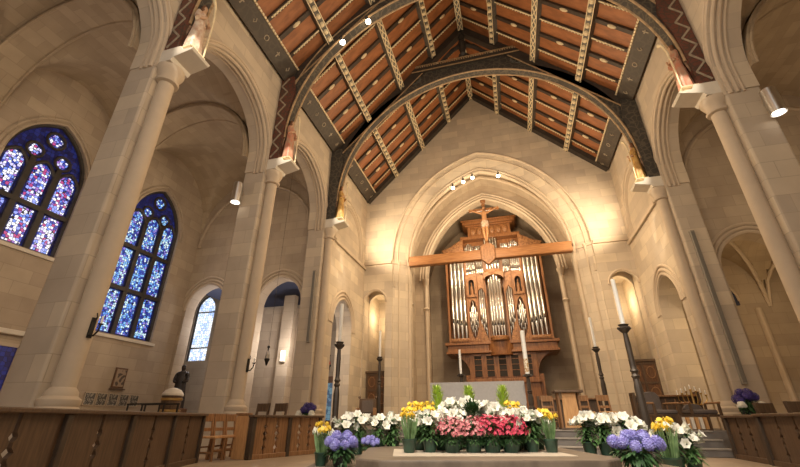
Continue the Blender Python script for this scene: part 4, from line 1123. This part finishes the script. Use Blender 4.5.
J = [(0, 0, 1.85, .13), (0, 0, 2.1, .15), (0, 0, 2.28, .11), (0, 0, 2.36, .055), (0, -.03, 2.48, .085), (0, -.03, 2.58, .07), (-.19, 0, 2.25, .07), (-.24, -.05, 2.0, .055), (-.1, -.2, 1.95, .045), (.19, 0, 2.25, .07), (.24, -.05, 2.0, .055), (.1, -.2, 1.98, .045), (-.1, 0, 1.5, .11), (-.1, 0, 1.15, .1), (.1, 0, 1.5, .11), (.1, 0, 1.15, .1)]
skin_obj('body', J, [(0, 1), (1, 2), (2, 3), (3, 4), (4, 5), (2, 6), (6, 7), (7, 8), (2, 9), (9, 10), (10, 11), (0, 12), (12, 13), (0, 14), (14, 15)], BRONZE, o)
MB().lathe([(.27, 1.1), (.25, 1.4), (.19, 1.85), (.2, 2.1), (.1, 2.3)], n=16, sy=.8).build('robe', BRONZE, o)

# brass candelabrum behind the right armchairs
o = thing('candelabrum', 'branched brass candelabrum behind the right armchair', 'candelabrum', (5.55, 14.15, .5))
MB().lathe([(.18, 0), (.16, .05), (.05, .1), (.03, .2), (.05, .5), (.03, .6), (.03, 1.0)], n=12).build('stem', BRASS, o)
for k in range(-3, 4):
    b = MB().tube([(0, 0, .65), (k * .08, 0, .62), (k * .12, 0, .75), (k * .12, 0, 1.0 - abs(k) * .05)], .014, 6).lathe([(.02, 0), (.04, .03), (.03, .04)], (k * .12, 0, 1.0 - abs(k) * .05), 8)
    b = b.build('branch', BRASS, o)
    MB().lathe([(.015, .03), (.015, .16), (.001, .17)], (k * .12, 0, 1.0 - abs(k) * .05), 6).build('candle', WAX, b)

# ================================================================== FLOWERS
def leaf(m, base, d, L, w, droop=.3, up=Vector((0, 0, 1)), seg=3):
    d = Vector(d).normalized(); side = d.cross(up)
    if side.length < .1: side = d.cross(Vector((1, 0, 0)))
    side.normalize(); n = side.cross(d)
    o = len(m.v); base = Vector(base)
    for i in range(seg + 1):
        t = i / seg; c = base + d * L * t - n * 0 + Vector((0, 0, -droop * L * t * t)); ww = w * (sin(PI * min(1, .12 + t * .88)) * .9 + .05) / 2
        m.v.append(tuple(c - side * ww)); m.v.append(tuple(c + side * ww))
    for i in range(seg): m.f.append((o + 2 * i, o + 2 * i + 1, o + 2 * i + 3, o + 2 * i + 2))
def rdir(zmin=-.2, zmax=1):
    z = random.uniform(zmin, zmax); a = random.uniform(0, 2 * PI); r = sqrt(max(0, 1 - z * z)); return Vector((r * cos(a), r * sin(a), z))
def pot_mesh(r, h, parent, mt=POT):
    m = MB().lathe([(r * .72, 0), (r * .78, .01), (r, h * .85), (r * 1.08, h * .9), (r * 1.1, h), (r * .92, h), (r * .9, h * .9), (.001, h * .88)], n=16)
    return m.build('pot', mt, parent)
def blossom5(m, c, n, r, k=5):
    n = Vector(n).normalized(); u = n.cross(Vector((.3, .2, 1))).normalized(); w = n.cross(u)
    o = len(m.v); c = Vector(c); m.v.append(tuple(c))
    a0 = random.uniform(0, 6)
    for i in range(k * 2):
        a = a0 + PI * i / k; q = r if i % 2 == 0 else r * .5
        m.v.append(tuple(c + (u * cos(a) + w * sin(a)) * q + n * r * (.35 if i % 2 == 0 else .1)))
    for i in range(k * 2): m.f.append((o, o + 1 + i, o + 1 + (i + 1) % (k * 2)))
LILY_M = None
def lily_mesh():
    m = MB(); seg = 4
    for k in range(6):
        a = k * PI / 3; o = len(m.v)
        for i in range(seg + 1):
            t = i / seg
            r = .012 + .075 * t ** 1.7; z = .12 * t - (.035 * max(0, t - .65) / .35)
            ww = (.017 + .030 * sin(PI * min(1, t * .9 + .1))) * (1 if t < .98 else .2)
            c = Vector((r * cos(a), r * sin(a), z)); sd = Vector((-sin(a), cos(a), 0)) * ww
            m.v.append(tuple(c - sd)); m.v.append(tuple(c + sd))
        for i in range(seg): m.f.append((o + 2 * i, o + 2 * i + 1, o + 2 * i + 3, o + 2 * i + 2))
    m.tube([(0, 0, .02), (0, 0, .11)], .006, 5)
    return m.mesh('lily_bloom', WHITE)
def put(name, me, parent, loc, d, scale=1, spin=0):
    o = bpy.data.objects.new(name, me); COL.objects.link(o); o.parent = parent; KIDS.setdefault(parent.name, []).append(o)
    q = Vector(d).normalized().to_track_quat('Z', 'Y')
    o.rotation_mode = 'QUATERNION'; o.rotation_quaternion = q; o.location = loc; o.scale = (scale,) * 3
    return o
LM = lily_mesh()
def make_lily(h, seed, nb=13):
    random.seed(seed)
    o = thing('lily_plant', None, 'potted lily', (0, 0, 0), 0, None)
    pot_mesh(.095, .16, o)
    m = MB()
    stems = [(random.uniform(-.05, .05), random.uniform(-.05, .05)) for _ in range(3)]
    for x, y in stems:
        m.tube([(x * .4, y * .4, .13), (x, y, h * .6), (x * 1.3, y * 1.3, h - .06)], .008, 5)
        for i in range(95):
            t = random.uniform(.0, .93); a = random.uniform(0, 2 * PI)
            leaf(m, (x * (.4 + .8 * t), y * (.4 + .8 * t), .13 + (h - .2) * t), (cos(a), sin(a), .65), random.uniform(.12, .20), .036, .5)
    for i in range(60):
        a = random.uniform(0, 2 * PI); q = random.uniform(.04, .09)
        leaf(m, (q * cos(a), q * sin(a), random.uniform(.13, h * .6)), (cos(a), sin(a), random.uniform(.1, .6)), random.uniform(.09, .14), .034, .7)
    m.build('foliage', LEAFM, o)
    for i in range(nb):
        a = i * 2.39996; rr = .155 * sqrt((i + .5) / nb)
        d = Vector((cos(a) * (.3 + rr * 6), sin(a) * (.3 + rr * 6), .55 + random.uniform(-.4, .4)))
        put('lily_bloom', LM, o, (rr * cos(a), rr * sin(a), h - .07 + random.uniform(-.07, .06) - rr * .35), d, random.uniform(.66, .86))
    return o
def make_azalea(mt, seed):
    random.seed(seed)
    o = thing('azalea_plant', None, 'potted azalea', (0, 0, 0), 0, None)
    pot_mesh(.115, .15, o)
    m = MB()
    for i in range(700):
        d = rdir(-.75, 1); c = Vector((0, 0, .20)) + Vector((d.x * .20, d.y * .20, d.z * .15)) * random.uniform(.35, .95)
        leaf(m, c, d + Vector((0, 0, .2)), .055, .024, .2, seg=2)
    for i in range(8): m.tube([(0, 0, .12), (.1 * cos(i), .1 * sin(i), .28)], .006, 4)
    m.build('foliage', LEAF, o)
    m = MB()
    for i in range(230):
        d = rdir(-.05, 1); c = Vector((0, 0, .22)) + Vector((d.x * .23, d.y * .23, d.z * .19)) * random.uniform(.82, 1.15)
        blossom5(m, c, d + rdir(-1, 1) * .4, random.uniform(.020, .030))
    b = m.build('blossoms', mt, o, smooth=False); b['kind'] = 'stuff'
    return o
def daff_mesh():
    m = MB(); blossom5(m, (0, 0, 0), (0, 0, 1), .045, 6)
    m.lathe([(.010, 0), (.016, .02), (.024, .035)], n=8); return m.mesh('daffodil_bloom', YELLOW)
DM = daff_mesh()
def make_daff(seed, h=.42, n=9):
    random.seed(seed)
    o = thing('daffodil_plant', None, 'potted daffodil', (0, 0, 0), 0, None)
    pot_mesh(.085, .15, o); m = MB()
    for i in range(46):
        a = random.uniform(0, 2 * PI); r = random.uniform(0, .06)
        leaf(m, (r * cos(a), r * sin(a), .13), (cos(a) * .22, sin(a) * .22, 1), random.uniform(.22, h - .12), .02, .0, Vector((sin(a), -cos(a), .01)))
    for i in range(n):
        a = 2 * PI * i / n; r = random.uniform(.03, .11)
        m.tube([(r * .3 * cos(a), r * .3 * sin(a), .13), (r * cos(a), r * sin(a), h - .01)], .005, 4)
        put('daffodil_bloom', DM, o, (r * cos(a), r * sin(a), h + random.uniform(-.05, .06)), (cos(a), sin(a) - .4, .5), random.uniform(1.0, 1.3))
    m.build('leaves', STEMG, o)
    return o
def head_mesh(mt, r=.085):
    m = MB(); m.ball((0, 0, 0), r * .78, 10)
    n = 90
    for i in range(n):
        z = 1 - 2 * (i + .5) / n; a = i * 2.39996; q = sqrt(1 - z * z); d = Vector((q * cos(a), q * sin(a), z))
        blossom5(m, d * r * random.uniform(.9, 1.02), d + rdir(-1, 1) * .25, r * .27, 4)
    return m.mesh('flower_head', mt, False)
HB, HP, HW = head_mesh(BLUE, .066), head_mesh(PURPLE), head_mesh(WHITE)
def make_hyd(hm, seed, rad=.2, n=7, white=0):
    random.seed(seed)
    o = thing('hydrangea_plant', None, 'potted hydrangea', (0, 0, 0), 0, None)
    pot_mesh(.13, .16, o, POTD); m = MB()
    for i in range(260):
        d = rdir(-.9, .7); c = Vector((0, 0, .22)) + Vector((d.x * rad, d.y * rad, d.z * .14)) * random.uniform(.3, .95)
        leaf(m, c, d, .11, .055, .4)
    for i in range(n): m.tube([(0, 0, .15), (rad * .7 * cos(2 * PI * i / n), rad * .7 * sin(2 * PI * i / n), .3)], .008, 5)
    m.build('foliage', LEAF, o)
    for i in range(n):
        a = 2 * PI * i / n + .3
        put('flower_head', HW if i < white else hm, o, (rad * cos(a), rad * sin(a), .31 + random.uniform(-.04, .04)), rdir(.2, 1), random.uniform(.95, 1.2))
    for i in range(max(2, n // 3)):
        a = 2 * PI * i / max(2, n // 3)
        put('flower_head', hm, o, (rad * .42 * cos(a), rad * .42 * sin(a), .40), rdir(.2, 1), 1.15)
    return o
def make_fern(seed, h=.98):
    random.seed(seed)
    o = thing('lime_fern', None, 'potted fern', (0, 0, 0), 0, None)
    pot_mesh(.10, .18, o, POTD); m = MB()
    for i in range(620):
        t = random.uniform(0, 1); a = random.uniform(0, 2 * PI); r = (.19 * (1 - t) ** .35) * random.uniform(.3, 1)
        leaf(m, (r * cos(a) * .6, r * sin(a) * .6, .18 + (h - .28) * t), (cos(a) * .8, sin(a) * .8, 1), .12, .014, .1, seg=2)
    m.tube([(0, 0, .15), (0, 0, h - .08)], .012, 5)
    m.build('fronds', LIME, o)
    return o
def make_bush(seed):
    random.seed(seed)
    o = thing('leafy_shrub', 'dark leafy potted shrub in the middle of the white lilies', 'potted shrub', (0, 0, 0), 0, None)
    pot_mesh(.11, .18, o); m = MB()
    for i in range(520):
        d = rdir(-.4, 1); c = Vector((0, 0, .46)) + Vector((d.x * .17, d.y * .17, d.z * .2)) * random.uniform(.4, 1)
        leaf(m, c, d + Vector((0, 0, .3)), .07, .03, .3, seg=2)
    for i in range(6): m.tube([(0, 0, .15), (.07 * cos(i), .07 * sin(i), .45)], .008, 5)
    m.build('foliage', LEAF, o)
    return o
FW, RT = Vector((-sin(A15), cos(A15), 0)), Vector((cos(A15), sin(A15), 0))
def dl(L, D, z): return Vector((.6, 0, 0)) + RT * L + FW * D + Vector((0, 0, z))      # dais axes: along / depth
def place(proto, used, pos, lab, grp, sc=1, rz=None):
    rz = random.uniform(0, 6) if rz is None else rz
    if not used:
        proto.location = pos; proto.rotation_euler = (0, 0, rz); proto.scale = (sc,) * 3; proto['label'] = lab; proto['group'] = grp
        return proto
    return dup(proto, pos, rz, lab, grp, sc)
ZD = .354
lilies = [make_lily(.52, 11), make_lily(.52, 12), make_lily(.56, 13)]
lu = [0, 0, 0]
LI = [(.40, 5.95, ZD, 1.0, 'white lily in green pot between the leftmost daffodil and pale azalea'),
      (.58, 6.28, ZD, 1.0, 'white lily behind the pale azalea, left of centre'),
      (.28, 6.36, ZD, .95, 'white lily behind the leftmost daffodil pot'),
      (.82, 6.40, ZD, 1.02, 'white lily behind the pale azaleas, next left of the dark shrub'),
      (.80, 6.85, ZD, 1.28, 'tall white lily at the top left of the flower bank'),
      (1.02, 6.92, ZD, 1.32, 'tallest white lily just left of the middle lime fern'),
      (1.28, 6.95, ZD, 1.30, 'tall white lily just right of the middle lime fern'),
      (1.40, 6.55, ZD, 1.2, 'white lily right behind the deep pink azaleas'),
      (1.52, 6.85, ZD, 1.2, 'tall white lily left of the right lime fern'),
      (1.62, 6.25, ZD, 1.02, 'white lily above the right flank of the deep pink azalea'),
      (1.78, 6.0, ZD, 1.0, 'white lily in green pot, second from right end of front row'),
      (1.85, 6.4, ZD, 1.02, 'white lily behind the right end of the front row'),
      (2.02, 6.5, ZD, 1.0, 'white lily rearmost at the right end of the flower bank'),
      (-.93, 7.45, .22, 1.15, 'leftmost white lily behind the left blue hydrangea'),
      (-.72, 7.5, .22, 1.2, 'second white lily behind the left blue hydrangea'),
      (-.36, 7.45, .22, 1.18, 'white lily behind the left corner of the stone dais, nearer the hydrangea'),
      (-.12, 7.5, .22, 1.2, 'white lily behind the left corner of the stone dais, nearer the daffodils'),
      (3.12, 7.35, .22, 1.2, 'leftmost white lily of the right group beyond the dais corner'),
      (3.36, 7.3, .22, 1.22, 'second white lily from left in the right group'),
      (3.62, 7.5, .0, 1.55, 'third white lily from left in the right group'),
      (3.85, 7.45, .0, 1.55, 'fourth white lily of the right group, next to the candle standard'),
      (4.25, 7.0, .0, 1.42, 'white lily behind the right daffodil'),
      (4.5, 6.95, .0, 1.2, 'rightmost white lily, by the grey steps'),
      (-1.02, 6.02, .22, .8, 'short white lily beside the left end daffodil')]
for i, (L, D, z, sc, lab) in enumerate(LI):
    k = i % 3; place(lilies[k], lu[k], dl(L, D, z), lab, 'white lilies', sc); lu[k] = 1
az1, az2 = make_azalea(PALEPINK, 21), make_azalea(PINK, 22)
place(az1, 0, dl(.69, 5.88, ZD), 'pale pink azalea, left one of the azalea row', 'azaleas')
place(az1, 1, dl(.97, 5.90, ZD), 'pale pink azalea, beside the deep pink ones', 'azaleas', 1.02)
place(az2, 0, dl(1.22, 5.90, ZD), 'deep pink azalea in the middle of the front row', 'azaleas', 1.06)
place(az2, 1, dl(1.47, 5.90, ZD), 'deep pink azalea at the right end of the azaleas', 'azaleas', 1.05)
df = make_daff(31)
DF = [(.12, 5.86, ZD, 1.08, 'yellow daffodils in pot at the left end of the flower bank'), (.22, 6.75, ZD, 1.28, 'yellow daffodils at the rear left of the flower bank'), (.40, 6.8, ZD, 1.3, 'yellow daffodils in front of the left lime fern'),
      (1.78, 6.7, ZD, 1.3, 'yellow daffodils at the rear right of the flower bank'), (2.0, 5.9, ZD, 1.05, 'yellow daffodils in pot at the right end of the flower bank'),
      (-1.0, 5.72, .22, 1.0, 'yellow daffodils beside the left blue hydrangea'), (4.05, 6.75, .0, 1.55, 'yellow daffodils beside the right blue hydrangea')]
for i, (L, D, z, sc, lab) in enumerate(DF): place(df, i, dl(L, D, z), lab, 'yellow daffodils', sc)
hy = make_hyd(HB, 41, .19, 8)
place(hy, 0, dl(-.74, 5.62, .22), 'blue hydrangea in dark pot on the left of the dais', 'hydrangeas', .84, .4)
place(hy, 1, dl(-.48, 7.2, .22), 'small blue hydrangea among lilies behind the dais corner', 'hydrangeas', .62)
h2 = make_hyd(HB, 42, .27, 11, 0)
place(h2, 0, dl(2.74, 5.18, .22), 'large blue hydrangea in front of the right flowers', 'hydrangeas', .88, 3.6)
def plant_stand(loc, h, lab):
    o = thing('plant_stand', lab, 'stand', loc, 0, 'plant stands')
    MB().box(-.26, .26, -.26, .26, h - .04, h).build('top', WOODC, o, .01)
    for x in (-.2, .2):
        for y in (-.2, .2): MB().bar((x, y, 0), (x, y, h - .04), .04, .04).build('leg', WOODC, o)
for s_, (x, y, h, side) in enumerate(((-4.87, 10.6, .70, 'left'), (5.5, 11.05, .84, 'right'))):
    plant_stand((x, y, 0), h, 'low stand behind the %s pew front carrying a violet hydrangea' % side)
    if s_ == 0: hp = make_hyd(HP, 43, .15, 6)
    place(hp, s_, Vector((x, y + .05, h)), 'deep violet hydrangea behind the %s pew front' % side, 'violet hydrangeas', 1.05 if s_ else .92)
    if s_ == 0: hw = make_hyd(HW, 44, .09, 4)
    for q, dx in enumerate((-.19, .19)):
        place(hw, s_ * 2 + q, Vector((x + dx, y - .13, h)), 'small white hydrangea %s of the violet one on the %s stand' % (('left', 'right')[q], side), 'white hydrangeas', .52)
fe = make_fern(51)
for i, (L, D, lab) in enumerate(((.62, 7.12, 'lime green fern at the left, before the altar'), (1.16, 7.18, 'lime green fern in the middle, before the altar'), (1.72, 7.12, 'lime green fern at the right, before the altar'))):
    place(fe, i, dl(L, D, ZD), lab, 'lime ferns', .98)
b = make_bush(61); b.location = dl(1.10, 6.55, ZD)

# ================================================================== LIGHT
w = bpy.data.worlds.new('world'); SC.world = w; w.use_nodes = True
bg = w.node_tree.nodes['Background']; bg.inputs[0].default_value = (1, .94, .86, 1); bg.inputs[1].default_value = .88
def lamp(kind, loc, e, c=(1, .80, .56), size=.3, aim=None, ang=60, blend=.6):
    l = bpy.data.lights.new(kind.lower() + '_lamp', kind); l.energy = e; l.color = c
    if kind in ('POINT', 'SPOT'): l.shadow_soft_size = size
    if kind == 'SPOT': l.spot_size = R(ang); l.spot_blend = blend
    o = bpy.data.objects.new(kind.lower() + '_lamp', l); COL.objects.link(o); o.location = loc
    if aim is not None: o.rotation_euler = (Vector(aim) - Vector(loc)).to_track_quat('-Z', 'Y').to_euler()
    return o
WARM = (1, .78, .52); WHITEW = (1, .90, .74)
for y in (0, 5, 10): lamp('POINT', (.3, y, 9.0), 380, WARM, .5)  # added nave fill, no fixtures hang here
lamp('POINT', (0, 15.2, 8.5), 820, (1, .74, .45), .5)  # added warm fill to brighten the gable wall
for s in (-1, 1):
    lamp('SPOT', (s * 2.0, 12.0, 11.5), 2000, (1, .76, .48), .2, (s * 5.9, 18.0, 3.5), 50, .9)  # added fill aimed at the lower gable sides, no fixture
# gable wall floods from behind the last corbels
for s in (-1, 1):
    lamp('SPOT', (s * 5.4, 15.4, 8.4), 1100, WARM, .1, (s * 4.6, 18.5, 9.4), 75, .9)
# chancel spots
for x in (-1.4, -.4, 1.0): lamp('SPOT', (x, 19.2, 12.4), 900, WARM, .1, (x * 1.4, 23.6, 6.5), 70, .8)
lamp('POINT', (0, 20.3, 9.8), 420, (1, .80, .52), .4)
# niche lamps
for s in (-1, 1): lamp('POINT', (s * 5.7, 19.9, 5.6), 55, (1, .78, .48), .1)
lamp('POINT', (7.9, 15.2, 3.2), 60, (1, .70, .36), .2)
# aisles
for y in (4, 11): lamp('POINT', (-10.3, y, 7.0), 90, (1, .82, .62), .4)
for y in (4, 11): lamp('POINT', (10.3, y, 7.0), 70, (1, .8, .55), .4)
lamp('POINT', (-12.6, 15.6, 4.5), 150, (.95, .92, .95), .3)
lamp('POINT', (-8.2, 14.95, 3.6), 130, (1, .93, .88), .3)
lamp('POINT', (10.0, 16, 5.0), 28, (1, .72, .4), .3)
# corbel floods
for s, i in ((-1, 2), (1, 2), (-1, 1), (-1, 3), (1, 3)):
    lamp('SPOT', (s * 4.2, ST[i] - 2.2, 10.6), 900, WHITEW, .05, (s * 5.6, ST[i] - .1, 8.45), 15, .6)
# added front fill without fixtures, for altar, flowers and piers
lamp('SPOT', (-1.5, 3.0, 11.5), 3600, WHITEW, .3, (.6, 7.5, .6), 34, .8)
lamp('SPOT', (2.5, 4.5, 12.0), 2800, WHITEW, .3, (.4, 12.5, 1.0), 45, .8)

lamp('SPOT', (.6, -3.4, 9.0), 4200, (1, .93, .82), .3, (.6, 7.0, .6), 40, .8)  # added fill from behind the camera for the flower fronts
# ================================================================== CAMERA and view
cam = bpy.data.cameras.new('camera'); cam.sensor_width = 36; cam.sensor_fit = 'HORIZONTAL'; cam.lens = 36 * 393.5 / 800
cam.clip_start = .05; cam.clip_end = 200
co = bpy.data.objects.new('camera', cam); COL.objects.link(co); co.location = (.6, 0, .75)
co.rotation_euler = (R(90 + 25.25), 0, A15)
SC.camera = co
SC.view_settings.view_transform = 'Standard'; SC.view_settings.look = 'None'
SC.view_settings.exposure = 0; SC.view_settings.gamma = 1
SC.cycles.use_denoising = True
SC.cycles.max_bounces = 8; SC.cycles.diffuse_bounces = 4; SC.cycles.glossy_bounces = 3
SC.cycles.sample_clamp_indirect = 6
